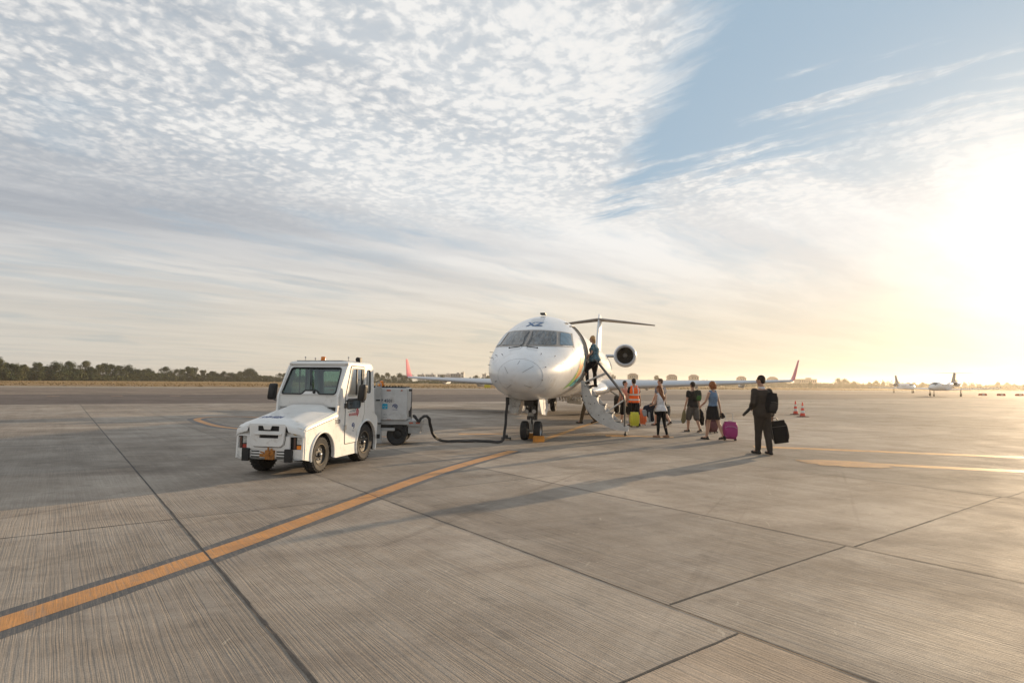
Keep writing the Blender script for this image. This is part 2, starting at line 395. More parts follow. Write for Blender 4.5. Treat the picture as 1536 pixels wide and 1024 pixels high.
# taxiway direction and offsets from the apron edge
TA = R(29.5); TU = V((math.cos(TA), math.sin(TA), 0)); TV = V((-math.sin(TA), math.cos(TA), 0))
def TP(a, b, z=0): p = TU * a + TV * b; return V((p.x, p.y, z))
mb = MB(); mb.face(mb.verts([V((-4000, -1500, -0.05)), V((5000, -1500, -0.05)), V((5000, 6000, -0.05)), V((-4000, 6000, -0.05))]))
struct('ground', mb, M_DRY)
OFF = 44.9
def band(name, b0, b1, z, m, a0=-1500, a1=3000):
    mb = MB(); mb.face(mb.verts([TP(a0, b0, z), TP(a1, b0, z), TP(a1, b1, z), TP(a0, b1, z)])); return struct(name, mb, m)
band('shoulder', OFF, 150, -0.030, M_PALE)
band('shoulder', OFF, 122, -0.022, M_SHLD)
band('taxiway', OFF + 0.2, 72, -0.014, M_ASPH)
band('service_road', 172, 180, -0.03, M_SHLD)
# apron slabs: strips between the long joints with staggered cross joints
mb = MB(); bm = mb.bm; lay = bm.loops.layers.float_color.new('tone')
vl = [-30, -22.5, -14.6, -6.9, 1.16, 3.58, 6.36, 11.1] + [11.1 + 4.9 * k for k in range(1, 26)]
slabs = []
def clip_slab(u0, u1, v0, v1):
    poly = [G(u0, v0), G(u1, v0), G(u1, v1), G(u0, v1)]; out = []
    for i, p in enumerate(poly):
        q = poly[(i + 1) % 4]; dp, dq = OFF - p.dot(TV), OFF - q.dot(TV)
        if dp >= 0: out.append(p)
        if dp * dq < 0: out.append(p + (q - p) * (dp / (dp - dq)))
    return out
rs = random.Random(3)
ub = {3: [-12.8, -7.82, -2.6, 2.3], 4: [-7.82, -2.28, 2.7], 5: [-12.9, -7.9, -2.86, 2.2], 6: [-12.9, -7.9, -2.80, 2.2]}
for i in range(len(vl) - 1):
    us = ub.get(i, [-2.86 + rs.uniform(-.25, .25)]); us = sorted(us)
    while us[0] > -130: us.insert(0, us[0] - 5.0)
    while us[-1] < 70: us.append(us[-1] + 5.0)
    for a, b in zip(us, us[1:]):
        p = clip_slab(a, b, vl[i], vl[i + 1])
        if len(p) < 3: continue
        f = mb.face(mb.verts(p)); t = rs.uniform(0.84, 1.10); tw = rs.uniform(-.015, .015)
        if i == 4 and a > -2.5: t = 1.18; tw = 0.07
        if i == 3 and -8 < a < -7: t = 1.02
        if f:
            for l in f.loops: l[lay] = (t * (1 + tw), t, t * (1 - tw), 1)
    slabs.append((vl[i], vl[i + 1], us))
struct('apron', mb, M_CONC)
M_JOINT = mat('joint_sealant', (0.055, 0.048, 0.043), 0.85, var=0.4, scale=5, bump=0.4)
M_JOINT2 = mat('joint_sealant_worn', (0.135, 0.118, 0.10), 0.9, var=0.4, scale=5)
def ribbon(mb, pts, wd, z, jit=0.0, seed=1, step=0.15):
    rr = random.Random(seed); P_ = []
    for a, b in zip(pts, pts[1:]):
        n = max(1, int((b - a).length / step)); P_ += [a.lerp(b, k / n) for k in range(n)]
    P_.append(pts[-1]); L = []
    for i, p in enumerate(P_):
        d = (P_[min(i + 1, len(P_) - 1)] - P_[max(0, i - 1)]).normalized(); n = V((-d.y, d.x, 0))
        wl = wd / 2 * (1 + jit * rr.uniform(-1, 1)); wr = wd / 2 * (1 + jit * rr.uniform(-1, 1))
        L.append(((p + n * wl), (p - n * wr)))
    vs_ = [(mb.bm.verts.new((a.x, a.y, z)), mb.bm.verts.new((b.x, b.y, z))) for a, b in L]
    for a, b in zip(vs_, vs_[1:]): mb.face([a[0], a[1], b[1], b[0]])
def inside(p): return p.dot(TV) < OFF - 0.05
jm, jw = MB(), MB()
for k, v in enumerate(vl[3:9]):
    wd = {1.16: 0.021, 3.58: 0.016, 6.36: 0.014}.get(v, 0.02)
    u = -60.0
    while u < 12 and not inside(G(u, v)): u += 0.5
    near = v in (1.16, 3.58, 6.36)
    u1 = -9.2 if v > 2 and near else u
    if u1 > u: ribbon(jw, [G(u, v), G(u1, v)], 0.012, 0.003, 0.35, k + 30, 0.3)
    ribbon(jm if near else jw, [G(u1, v), G(12, v)], wd, 0.003, 0.35, k, 0.12 if near else 0.5)
for i, (v0, v1, us) in enumerate(slabs[:11]):
    if i < 3: continue
    for q, u in enumerate(us):
        if -60 < u < 10 and inside(G(u, v0)) and inside(G(u, v1)):
            bold = (i == 3 and abs(u + 7.82) < .1) or (i == 4 and abs(u + 2.28) < .1) or (i in (5, 6) and -3 < u < -2.7)
            ribbon(jm if bold else jw, [G(u, v0 + 0.02), G(u, v1 - 0.02)], 0.015 if bold else 0.010, 0.0034, 0.45, 50 + i * 9 + q, 0.12)
struct('pavement_joint', jm, M_JOINT); struct('pavement_joint_worn', jw, M_JOINT2)
# painted markings
def paint_mat(name, col, wear=0.55):
    m = bpy.data.materials.new(name); m.use_nodes = True; T = NT(m.node_tree); b = m.node_tree.nodes['Principled BSDF']
    tc = T.n('ShaderNodeTexCoord').outputs['Object']; g = T.mapping(tc, rot=(0, 0, -GA))
    l1 = T.noise(T.mapping(g, scale=(0.05, 1, 1)), 36, 3, 0.75); n2 = T.noise(tc, 3, 5, 0.65); n3 = T.noise(tc, 40, 3, 0.7)
    c = T.mix(T.ss(n2, 0.3, 0.7), tuple(x * 0.72 for x in col), col)
    n4 = T.noise(tc, 1.3, 6, 0.7, 0.4); c = T.mix(T.ss(n4, 0.56, 0.70, 0, wear), c, (0.20, 0.155, 0.115))
    f = T.math('MULTIPLY', T.ss(T.math('ADD', T.math('MULTIPLY', l1, 0.6), T.math('MULTIPLY', n3, 0.4)), 0.47, 0.62), wear)
    c = T.mix(f, c, (0.26, 0.20, 0.15)); T.l(c, b.inputs['Base Color']); b.inputs['Roughness'].default_value = 0.6
    bp = T.n('ShaderNodeBump'); nset(bp, Strength=1.0, Distance=1.0); T.l(T.math('MULTIPLY', l1, -0.004), bp.inputs['Height']); T.l(bp.outputs[0], b.inputs['Normal'])
    return m
M_YEL = paint_mat('orange_paint', (0.62, 0.275, 0.07), 0.50)
M_YEL2 = paint_mat('worn_yellow_paint', (0.70, 0.36, 0.10), 0.75)
M_BORD = paint_mat('black_paint', (0.085, 0.08, 0.075), 0.45)
def smooth_line(pts, n=8):
    out = []; P_ = [pts[0]] + list(pts) + [pts[-1]]
    for i in range(1, len(P_) - 2):
        p0, p1, p2, p3 = [V((q[0], q[1], 0)) for q in P_[i - 1:i + 3]]
        for k in range(n):
            t = k / n; out.append(0.5 * ((2 * p1) + (p2 - p0) * t + (2 * p0 - 5 * p1 + 4 * p2 - p3) * t * t + (3 * p1 - p0 - 3 * p2 + p3) * t ** 3))
    out.append(V((pts[-1][0], pts[-1][1], 0))); return out
def marking(name, pts, wd, border=0.0, m=None, z=0.0022):
    if border:
        mb = MB(); ribbon(mb, pts, wd + 2 * border, z - 0.0011, 0.05, 5, 0.3); struct('marking_border', mb, M_BORD)
    mb = MB(); ribbon(mb, pts, wd, z, 0.03, 6, 0.3); return struct(name, mb, m or M_YEL)
marking('taxi_line', smooth_line([(-4.6, 0.6), (-3.9, 2.0), (-3.27, 3.96), (-2.72, 5.55), (-2.12, 7.69), (-1.41, 10.24), (-0.72, 12.2), (0.06, 14.15)]), 0.25, 0.115)
marking('taxi_line', [V((0.62, 16.05, 0)), V((0.95, 17.1, 0)), V((2.55, 22.2, 0)), V((5.5, 31.0, 0))], 0.2, 0.0, M_YEL2)
marking('stop_line', [V((-1.6, 18.55, 0)), V((-0.2, 18.75, 0))], 0.4, 0, M_YEL2)
marking('stop_line', [V((1.1, 18.85, 0)), V((2.6, 18.75, 0))], 0.12, 0, M_YEL2)
marking('stop_line', [V((2.9, 18.55, 0)), V((4.0, 18.45, 0)), V((4.9, 18.25, 0))], 0.45, 0, M_YEL2)
marking('stand_line', [V((6.3, 15.75, 0)), V((6.9, 15.58, 0)), V((11.8, 13.94, 0)), V((17.5, 12.0, 0))], 0.46, 0, M_YEL2)
marking('stand_line', [V((6.5, 12.78, 0)), V((9.8, 11.62, 0)), V((14.5, 9.9, 0))], 0.42, 0, M_YEL2)
rp = random.Random(5); cc_ = V((6.85, 12.5, 0)); PT = []
for k in range(44):
    t = 6.2832 * k / 44; q = 1 + rp.uniform(-.16, .10); d_ = V((math.cos(t) * .98, math.sin(t) * .50, 0)) * q * (1 - .10 * math.cos(2 * t)); d_.rotate(Matrix.Rotation(R(-24), 3, 'Z').to_euler()); p = cc_ + d_; PT.append(V((p.x, p.y, 0.0044)))
mb = MB(); mb.face(mb.verts(PT)); struct('marking_patch', mb, paint_mat('faded_yellow_paint', (0.60, 0.31, 0.10), 0.95))
arc = smooth_line([(-10.2, 25.4), (-11.8, 26.1), (-12.7, 25.6), (-12.55, 24.2), (-11.3, 22.3), (-9.95, 20.6), (-8.7, 19.6), (-6.5, 18.4), (-3.0, 17.2)])
marking('turn_line', arc, 0.26, 0.22)
for a in (-40.6, -36.5, -32.4, -45):
    c0 = V((a, 52.9 + (a + 40.4) * 0.55, 0)); marking('taxiway_dash', [c0, c0 + TU * 0.9], 0.5, 0, M_YEL2, z=-0.011)

# ------------------------------------------------------------------ shared object materials
M_WHITE = mat('aircraft_white', (0.74, 0.745, 0.75), 0.30, var=0.05, scale=1.6, coat=0.35, bump=0.02, bscale=2.5, dirt=((0.50, 0.45, 0.38), 0.35, 2.2, 0.52))
M_GREYF = mat('frame_grey', (0.30, 0.27, 0.24), 0.45, var=0.15)
M_PANE = mat('cockpit_glass', (0.06, 0.075, 0.085), 0.05, var=0.8, scale=4, spec=0.5, stretch=(5, 1, 0.7))  # vertical streaks in the glass colour imitate reflections and the cockpit behind
M_PANE2 = mat('cockpit_side_glass', (0.10, 0.15, 0.19), 0.05, var=0.2, spec=1.0)
M_METAL = mat('bare_metal', (0.48, 0.47, 0.46), 0.36, metal=0.85, var=0.15)
M_DMETAL = mat('dark_metal', (0.09, 0.085, 0.08), 0.5, metal=0.5, var=0.3)
M_RUB = mat('tyre_rubber', (0.03, 0.028, 0.027), 0.82, var=0.25, scale=12, bump=0.15, dirt=((0.10, 0.08, 0.06), 0.5, 5, 0.5))
M_HUB = mat('wheel_hub_black', (0.022, 0.020, 0.018), 0.55, metal=.2, var=.3)
M_BLACK = mat('black_plastic', (0.016, 0.015, 0.015), 0.5, var=0.2, bump=0.1)
M_LEAD = mat('leading_edge_metal', (0.60, 0.60, 0.61), 0.42, metal=0.25, var=0.02)
M_WING = mat('wing_grey', (0.52, 0.52, 0.52), 0.4, var=0.06, scale=2)
M_RED = mat('winglet_red', (0.62, 0.15, 0.155), 0.42, var=0.08)
M_DARKIN = mat('dark_interior', (0.025, 0.023, 0.021), 0.8)
M_GEAR = mat('gear_paint', (0.50, 0.48, 0.44), 0.45, var=0.2, dirt=((0.12, 0.09, 0.06), 0.7, 9, 0.48))
M_NBLUE = mat('lettering_blue', (0.05, 0.14, 0.30), 0.5)
M_DECG = mat('decor_green', (0.22, 0.42, 0.10), 0.45); M_DECO = mat('decor_orange', (0.75, 0.25, 0.04), 0.45); M_DECB = mat('decor_teal', (0.06, 0.33, 0.36), 0.45)
M_AMB = mat('amber_lens', (0.85, 0.24, 0.02), 0.25, var=0.2)

# ------------------------------------------------------------------ the regional jet (x to its port side, y aft, z up)
YAW = R(11.8)
ax = V((math.sin(YAW), math.cos(YAW), 0))
jet = thing('passenger_jet', 'white twin-engine passenger jet parked nose-on with its airstair open', 'airplane', (0.049, 14.50, 0), -YAW)
FT = [(0.0, 1.78, 0.02, 1.80, 1.76), (0.04, 1.78, 0.17, 1.94, 1.62), (0.16, 1.78, 0.33, 2.07, 1.48), (0.4, 1.79, 0.52, 2.20, 1.36), (0.8, 1.82, 0.74, 2.36, 1.25),
      (1.2, 1.87, 0.90, 2.50, 1.18), (1.6, 1.93, 1.02, 2.64, 1.13), (2.0, 2.0, 1.12, 2.83, 1.10), (2.5, 2.09, 1.20, 3.07, 1.085), (3.0, 2.18, 1.26, 3.29, 1.078),
      (3.6, 2.28, 1.31, 3.50, 1.075), (4.4, 2.37, 1.34, 3.67, 1.075), (5.4, 2.42, 1.347, 3.76, 1.075), (8, 2.42, 1.347, 3.765, 1.075), (24, 2.42, 1.347, 3.765, 1.075),
      (27, 2.52, 1.24, 3.76, 1.33), (30, 2.76, 0.92, 3.72, 1.88), (33, 3.05, 0.45, 3.55, 2.6), (34.6, 3.2, 0.13, 3.36, 3.05)]
def fus(y):
    y = max(0.0, min(34.6, y))
    for i in range(len(FT) - 1):
        if y <= FT[i + 1][0]: break
    a, b = FT[i], FT[i + 1]; t = (y - a[0]) / (b[0] - a[0]); out = []
    for k in range(1, 5):
        p0 = FT[max(i - 1, 0)]; p3 = FT[min(i + 2, len(FT) - 1)]
        m1 = (b[k] - p0[k]) / max(1e-6, b[0] - p0[0]) if i > 0 else (b[k] - a[k]) / (b[0] - a[0]) * 1.6
        m2 = (p3[k] - a[k]) / max(1e-6, p3[0] - a[0]); h = b[0] - a[0]
        t2, t3 = t * t, t * t * t
        out.append((2 * t3 - 3 * t2 + 1) * a[k] + (t3 - 2 * t2 + t) * h * m1 + (-2 * t3 + 3 * t2) * b[k] + (t3 - t2) * h * m2)
    return out   # zc, halfwidth, top, bottom
def fpt(y, th, off=0.0):
    zc, hw, tp, bt = fus(y); c, s = math.cos(th), math.sin(th)
    return V(((hw + off) * c, y, zc + ((tp - zc) if s > 0 else (zc - bt)) * s + off * s))
def front(x, z, off=0.0):
    """point of the nose surface seen from straight ahead at x, z"""
    lo, hi = 0.0, 6.0
    for _ in range(40):
        m = (lo + hi) / 2; zc, hw, tp, bt = fus(m); q = (tp - zc) if z > zc else (zc - bt)
        if (x / hw) ** 2 + ((z - zc) / q) ** 2 < 1: hi = m
        else: lo = m
    return V((x, hi, z))
def front_o(x, z, off):
    p = front(x, z); e = 0.01
    a = front(x + e, z) - front(x - e, z); b = front(x, z + e) - front(x, z - e); n = a.cross(b)
    if n.length < 1e-9: return p
    n.normalize()
    if n.y > 0: n = -n
    return p + n * off
def side_o(y, z, off, sgn=1):
    zc, hw, tp, bt = fus(y); q = (tp - zc) if z > zc else (zc - bt); s = max(-1, min(1, (z - zc) / q)); th = math.asin(s)
    p = V((hw * math.cos(th), y, z)); n = V((math.cos(th) / hw, 0, math.sin(th) / q)).normalized(); p += n * off; p.x *= sgn; return p
DY0, DY1, DZ0, DZ1 = 4.55, 5.45, 1.62, 3.42
ys = sorted(set([0, .01, .025, .04, .07, .11, .16, .22, .3, .4, .5, .65, .8, 1, 1.2, 1.4, 1.6, 1.8, 2, 2.25, 2.5, 2.75, 3, 3.3, 3.6, 4, 4.3, DY0, 5.0, DY1, 5.8, 6.2, 7, 8, 10, 12, 14, 16, 18, 20, 22, 24, 25, 26, 27, 28, 29, 30, 31, 32, 33, 34, 34.6]))
zc_, hw_, tp_, bt_ = fus(5.0)
tA = math.asin((DZ0 - zc_) / (zc_ - bt_)); tB = math.asin((DZ1 - zc_) / (tp_ - zc_))
ths = [tA + (tB - tA) * k / 12 for k in range(12)] + [tB + (2 * math.pi - tB + tA) * k / 44 for k in range(44)]
mb = MB(); rv = [mb.verts([fpt(y, t) for t in ths]) for y in ys]
for a in range(len(ys) - 1):
    for i in range(56):
        if DY0 - .01 <= ys[a] and ys[a + 1] <= DY1 + .01 and i < 12: continue
        j = (i + 1) % 56; mb.face([rv[a][i], rv[a][j], rv[a + 1][j], rv[a + 1][i]])
mb.face(rv[0]); mb.face(rv[-1])
fuselage = obj('fuselage', mb, M_WHITE, jet, angle=60)
# doorway: reveal, dark vestibule, frame
mb = MB(); O = [fpt(DY0, ths[k] if k < 12 else tB, 0.0) for k in range(13)]; O2 = [fpt(DY1, ths[k] if k < 12 else tB, 0.0) for k in range(13)]
loop = O + O2[::-1]; inn = [V((p.x - 0.12, p.y, p.z)) for p in loop]
a = mb.verts(loop); b = mb.verts(inn)
for i in range(len(a)): mb.face([a[i], a[(i + 1) % len(a)], b[(i + 1) % len(a)], b[i]])
obj('door_reveal', mb, mat('reveal_white', (.5, .48, .45), .5), jet)
mb = MB(); x0, x1 = -0.6, 0.98
for q in ([(x0, DY0 - .3, 1.6), (x0, DY1 + .3, 1.6), (x0, DY1 + .3, 3.45), (x0, DY0 - .3, 3.45)], [(x0, DY0 - .3, 1.6), (1.2, DY0 - .3, 1.6), (0.9, DY0 - .3, 3.35), (x0, DY0 - .3, 3.35)], [(x0, DY1 + .3, 1.6), (1.2, DY1 + .3, 1.6), (0.9, DY1 + .3, 3.35), (x0, DY1 + .3, 3.35)], [(x0, DY0 - .3, 1.6), (1.22, DY0 - .3, 1.6), (1.22, DY1 + .3, 1.6), (x0, DY1 + .3, 1.6)], [(x0, DY0 - .3, 3.45), (.8, DY0 - .3, 3.45), (.8, DY1 + .3, 3.45), (x0, DY1 + .3, 3.45)]):
    mb.face(mb.verts([V(p) for p in q]))
obj('vestibule', mb, mat('cabin_lining', (0.32, 0.29, 0.25), 0.7), jet)
mb = MB(); mb.tube([p + V((0.012, 0, 0)) for p in loop + [loop[0]]], 0.014, 8); obj('door_seal', mb, M_GREYF, jet)
# cockpit glazing
def patch(corners, off, nu=12, nv=6):
    (x00, z00), (x10, z10), (x11, z11), (x01, z01) = corners; mb = MB()
    def fn(a, b): return front_o((x00 * (1 - a) + x10 * a) * (1 - b) + (x01 * (1 - a) + x11 * a) * b, (z00 * (1 - a) + z10 * a) * (1 - b) + (z01 * (1 - a) + z11 * a) * b, off)
    return mb.grid(fn, nu, nv)
def polypatch(pts, off, n=14, back=0.0):
    """a polygon laid on the nose: fan of fine quads from its centre"""
    mb = MB(); c = (sum(p[0] for p in pts) / len(pts), sum(p[1] for p in pts) / len(pts)); K = 6
    per = []
    for a, b in zip(pts, pts[1:] + pts[:1]):
        d = math.hypot(a[0] - b[0], a[1] - b[1]); m = max(1, int(d / 0.05)); per += [(a[0] + (b[0] - a[0]) * k / m, a[1] + (b[1] - a[1]) * k / m) for k in range(m)]
    rings = [mb.verts([front_o(c[0] + (p[0] - c[0]) * k / K, c[1] + (p[1] - c[1]) * k / K, off) for p in per]) for k in range(1, K + 1)]
    mb.face(rings[0])
    for r0, r1 in zip(rings, rings[1:]):
        for i in range(len(per)): j = (i + 1) % len(per); mb.face([r0[i], r0[j], r1[j], r1[i]])
    return mb
band_pts = [(-1.155, 2.60), (-0.6, 2.555), (0, 2.54), (0.6, 2.555), (1.155, 2.60), (1.02, 3.06), (0.6, 3.075), (0, 3.08), (-0.6, 3.075), (-1.02, 3.06)]
wframe = obj('windshield_frame', polypatch(band_pts, 0.006), M_GREYF, jet)
for s in (1, -1):
    obj('windshield_pane', polypatch(roundpoly([(s * 0.045, 2.585), (s * 0.76, 2.615), (s * 0.665, 3.035), (s * 0.035, 3.045)], 0.04), 0.014), M_PANE, jet)
    obj('side_pane', polypatch(roundpoly([(s * 0.84, 2.625), (s * 1.125, 2.645), (s * 0.985, 3.03), (s * 0.755, 3.035)], 0.035), 0.014), M_PANE2, jet)
    mb = MB(); p0, p1 = front_o(s * 0.10, 2.50, 0.03), front_o(s * 0.36, 2.455, 0.045)
    mb.tube([front_o(s * 0.06, 2.57, 0.03), p0, p1], 0.012, 6); mb.tube([front_o(s * .05, 2.57, 0.035), front_o(s * .10, 2.8, 0.035), front_o(s * .05, 3.0, 0.03)], 0.008, 5); mb.ball(p1, 0.022)
    obj('wiper', mb, M_BLACK, jet)
# radome seam and lightning strips, vents and probes
mb = MB(); mb.tube([front_o(0.08 + 0.54 * math.cos(t) , 1.76 + 0.41 * math.sin(t), 0.0015) for t in [6.2832 * k / 60 for k in range(61)]], 0.0024, 5, cap=False); obj('radome_seam', mb, mat('seam_grey', (0.42, 0.41, 0.40), 0.6), jet)
for a, b in (((-0.26, 1.97), (-0.15, 1.81)), ((0.10, 2.12), (0.07, 2.03)), ((0.42, 1.99), (0.20, 1.83)), ((-0.22, 1.46), (-0.08, 1.53)), ((0.36, 1.47), (0.22, 1.53))):
    mb = MB(); mb.tube([front_o(a[0] + (b[0] - a[0]) * k / 6, a[1] + (b[1] - a[1]) * k / 6, 0.003) for k in range(7)], 0.0042, 5); obj('lightning_strip', mb, mat('strip_grey', (.16, .155, .15), .6), jet)
for x, z in ((-.98, 2.05), (1.0, 2.1), (-.55, 1.62), (.60, 1.66), (0.66, 1.98), (0.80, 2.28), (-0.75, 2.30), (-0.5, 2.30), (0.5, 2.32)):
    mb = MB(); p = front_o(x, z, 0.0); q = front_o(x, z, 0.03); mb.tube([p, q], 0.009, 6); mb.tube([q, q + V((0, -0.05, 0))], 0.006, 6); obj('air_probe', mb, M_DMETAL, jet)
for z, y in ((2.25, 1.55), (2.45, 2.6)):
    mb = MB(); sg = -1
    p = side_o(y, z, 0, sg); mb.tube([p, p + V((sg * 0.06, 0, 0)), p + V((sg * 0.075, -0.09, 0))], 0.008, 6); obj('air_probe', mb, M_DMETAL, jet)
mb = text_mb('XZ', 0.33, fn=lambda x, y: front_o(x * 1.02, 3.28 + y * 0.62, 0.008), bold=0.012, sub=1); obj('lettering', mb, M_NBLUE, jet)
mb = MB(); mb.box((0, 4.6, 3.77), (0.16, 0.32, 0.05)); obj('antenna', mb, M_BLACK, jet); mb = MB(); mb.box((0, 9.0, 3.82), (0.04, 0.4, 0.2)); obj('antenna', mb, M_WHITE, jet)
mb = MB(); mb.grid(lambda a, b: fpt(2.95 + a * 0.8, math.pi / 2 + (b - .5) * 0.28, 0.006), 6, 6); obj('escape_hatch', mb, mat('hatch_white', (0.62, 0.62, 0.62), 0.35), jet)
# painted ribbons by the door
def sidepatch(p0, p1, p2, p3, m):
    mb = MB()
    def fn(a, b):
        y = (p0[0] * (1 - a) + p1[0] * a) * (1 - b) + (p3[0] * (1 - a) + p2[0] * a) * b
        z = (p0[1] * (1 - a) + p1[1] * a) * (1 - b) + (p3[1] * (1 - a) + p2[1] * a) * b
        return side_o(y, z, 0.006)
    mb.grid(fn, 12, 8); return obj('painted_ribbon', mb, m, jet)
sidepatch((2.35, 1.42), (3.1, 1.55), (3.7, 2.1), (3.2, 2.05), M_DECG)
sidepatch((3.0, 1.68), (3.7, 1.75), (4.15, 2.15), (3.35, 2.25), M_DECO)
sidepatch((3.6, 1.95), (4.3, 1.95), (4.45, 2.5), (3.95, 2.42), M_DECB)
sidepatch((3.3, 2.18), (3.8, 2.12), (4.1, 2.35), (3.6, 2.5), M_DECO)
sidepatch((3.0, 1.50), (3.9, 1.50), (4.35, 1.80), (3.7, 1.78), M_DECB)
# cabin windows down the lit side
w0 = None
for k in range(22):
    y = 6.6 + k * 0.78
    if w0 is None:
        mb = MB(); pts = rrect(-.12, -.19, .12, .19, .1, 5)
        mb.face(mb.verts([side_o(y + p[0], 2.62 + p[1], 0.006) - V((0, y, 0)) for p in pts])); w0 = obj('cabin_window', mb, M_PANE2, jet); w0.location = (0, y, 0)
    else:
        q = w0.copy(); C.objects.link(q); q.location = (0, y, 0)
# wings
def airfoil(c, tk, n=14):
    up = []; lo = []
    for k in range(n + 1):
        x = 0.5 * (1 - math.cos(math.pi * k / n)); t = 5 * tk * (0.2969 * math.sqrt(x) - 0.126 * x - 0.3516 * x * x + 0.2843 * x ** 3 - 0.1036 * x ** 4)
        cm = 0.02 * math.sin(math.pi * x); up.append((x * c, (cm + t) * c)); lo.append((x * c, (cm - t * 0.8) * c))
    return lo[::-1] + up[1:-1]
def wing_ring(x, y, z, c, tk, tilt=0.0, sgn=1, rot=0.0):
    out = []
    for a, b in airfoil(c, tk):
        out.append(V((sgn * (x - math.sin(rot) * b), y + a, z + math.cos(rot) * b - math.sin(tilt) * a)))
    return out
for sgn in (1, -1):
    st = [(0.5, 13.4, 1.42, 6.2, 0.12), (1.5, 14.3, 1.46, 5.2, 0.12), (4.2, 16.1, 1.56, 3.5, 0.115), (8.0, 19.3, 1.70, 2.3, 0.11), (11.45, 22.15, 1.85, 1.35, 0.10)]
    mb = MB(); mb.loft([wing_ring(x, y, z, c, tk, 0.02, sgn) for x, y, z, c, tk in st]); wg = obj('wing', mb, M_WING, jet, angle=50)
    mb = MB(); lead = []
    for x, y, z, c, tk in st[1:]:
        r = []
        for k in range(9):
            f = airfoil(c, tk); n = len(f) // 2
        pts = [q for q in airfoil(c, tk) if q[0] < 0.11 * c]; r = [V((sgn * x, y + a * 1.0 - 0.03, z + b * 1.0 + (.014 if b > 0 else -.014) - 0.02 * a)) for a, b in pts]; lead.append(r)
    mb.loft(lead, cap=False, closed=False); obj('leading_edge', mb, M_LEAD, wg, angle=60)
    mb = MB(); mb.loft([wing_ring(11.45, 22.15, 1.85, 1.35, 0.08, 0, sgn), wing_ring(11.62, 22.35, 1.94, 1.05, 0.07, 0, sgn, 0.8), wing_ring(11.74, 22.6, 2.15, 0.85, 0.06, 0, sgn, 1.15), wing_ring(12.14, 23.45, 3.08, 0.36, 0.06, 0, sgn, 1.15)]); obj('winglet', mb, M_RED, jet, angle=60)
    for x, y in ((3.4, 18.6), (6.0, 19.6), (8.6, 21.2)):
        mb = MB(); zz = 1.46 + (x - 3) * 0.035; mb.tube([(sgn * x, y - .8, zz - .03), (sgn * x, y - .3, zz - .13), (sgn * x, y + .6, zz - .12), (sgn * x, y + 1.2, zz + .02)], [0.02, 0.09, 0.09, 0.02], 10, (1, 1)); obj('flap_fairing', mb, M_WHITE, jet)
mb = MB()
mb.loft([[V((w_ * math.cos(t), y, zc0 + h_ * math.sin(t))) for t in [6.2832 * k / 28 for k in range(28)]] for y, w_, h_, zc0 in ((11.6, .9, .1, 1.22), (12.2, 1.25, .32, 1.28), (13.4, 1.55, .45, 1.34), (15, 1.68, .5, 1.38), (19.5, 1.68, .5, 1.4), (21.2, 1.3, .42, 1.45), (22.6, .8, .15, 1.4))])
obj('belly_fairing', mb, M_WHITE, jet, angle=60)
# tail
mb = MB()
def finr(z, y, c, tk): return [V((b, y + a, z)) for a, b in airfoil(c, tk)]
mb.loft([finr(3.45, 27.6, 5.6, .05), finr(3.9, 29.2, 4.6, .08), (finr(5.2, 30.6, 3.9, .085)), finr(6.5, 32.1, 3.1, .085), finr(6.95, 32.6, 2.3, .07), finr(7.05, 33.0, 1.4, .05)]); obj('tail_fin', mb, M_WHITE, jet, angle=50)
mb = MB(); L = []
for x, y, z, c in ((-4.3, 34.6, 6.26, 0.75), (-2.0, 33.2, 6.42, 1.5), (-0.15, 32.1, 6.53, 2.0), (0.15, 32.1, 6.53, 2.0), (2.0, 33.2, 6.42, 1.5), (4.3, 34.6, 6.26, 0.75)): L.append([V((x, y + a, z + b)) for a, b in airfoil(c, .1)])
mb.loft(L); obj('tailplane', mb, M_GREYF, jet, angle=50)
# engines
for sgn in (1, -1):
    ex, ey, ez = sgn * 2.15, 24.4, 3.40
    mb = MB(); mb.lathe([(0.52, .55), (0.53, .25), (0.56, .08), (0.60, 0.0), (0.655, 0.02), (0.70, .15), (0.735, .5), (0.74, 1.2), (0.70, 2.2), (0.60, 3.0), (0.56, 3.1), (0.40, 3.1), (0.36, 3.6), (0.3, 3.6)], (ex, ey, ez), 'y', 40, False)
    en = obj('engine_nacelle', mb, M_WHITE, jet, angle=60)
    mb = MB(); mb.lathe([(0.575, .05), (0.592, 0.005), (0.61, -0.012), (0.64, -0.002), (0.675, .07)], (ex, ey, ez), 'y', 40, False); obj('intake_lip', mb, M_LEAD, en, angle=60)
    mb = MB()
    for k in range(28):
        t = 6.2832 * k / 28; r0, r1 = 0.15, 0.525
        d0 = V((math.cos(t), 0, math.sin(t))); d1 = V((math.cos(t + .19), 0, math.sin(t + .19)))
        c0 = V((ex, ey + .5, ez)); mb.face(mb.verts([c0 + d0 * r0, c0 + d1 * r0 + V((0, .08, 0)), c0 + d1 * r1 + V((0, .13, 0)), c0 + d0 * r1]))
    obj('fan', mb, M_DMETAL, en)
    mb = MB(); mb.lathe([(0.52, .68), (0.1, .68)], (ex, ey, ez), 'y', 30); obj('fan_case', mb, M_DARKIN, en)
    mb = MB(); mb.lathe([(0.01, .26), (0.06, .3), (0.12, .42), (0.155, .56)], (ex, ey, ez), 'y', 24); obj('spinner', mb, mat('spinner_grey', (0.22, 0.20, 0.18), .4, metal=.4), en)
    mb = MB(); mb.loft([[V((sgn * x, ey + .75 + a, ez - .02 + b)) for a, b in airfoil(2.4, .09)] for x in (0.9, 1.62)]); obj('pylon', mb, M_WING, jet, angle=50)
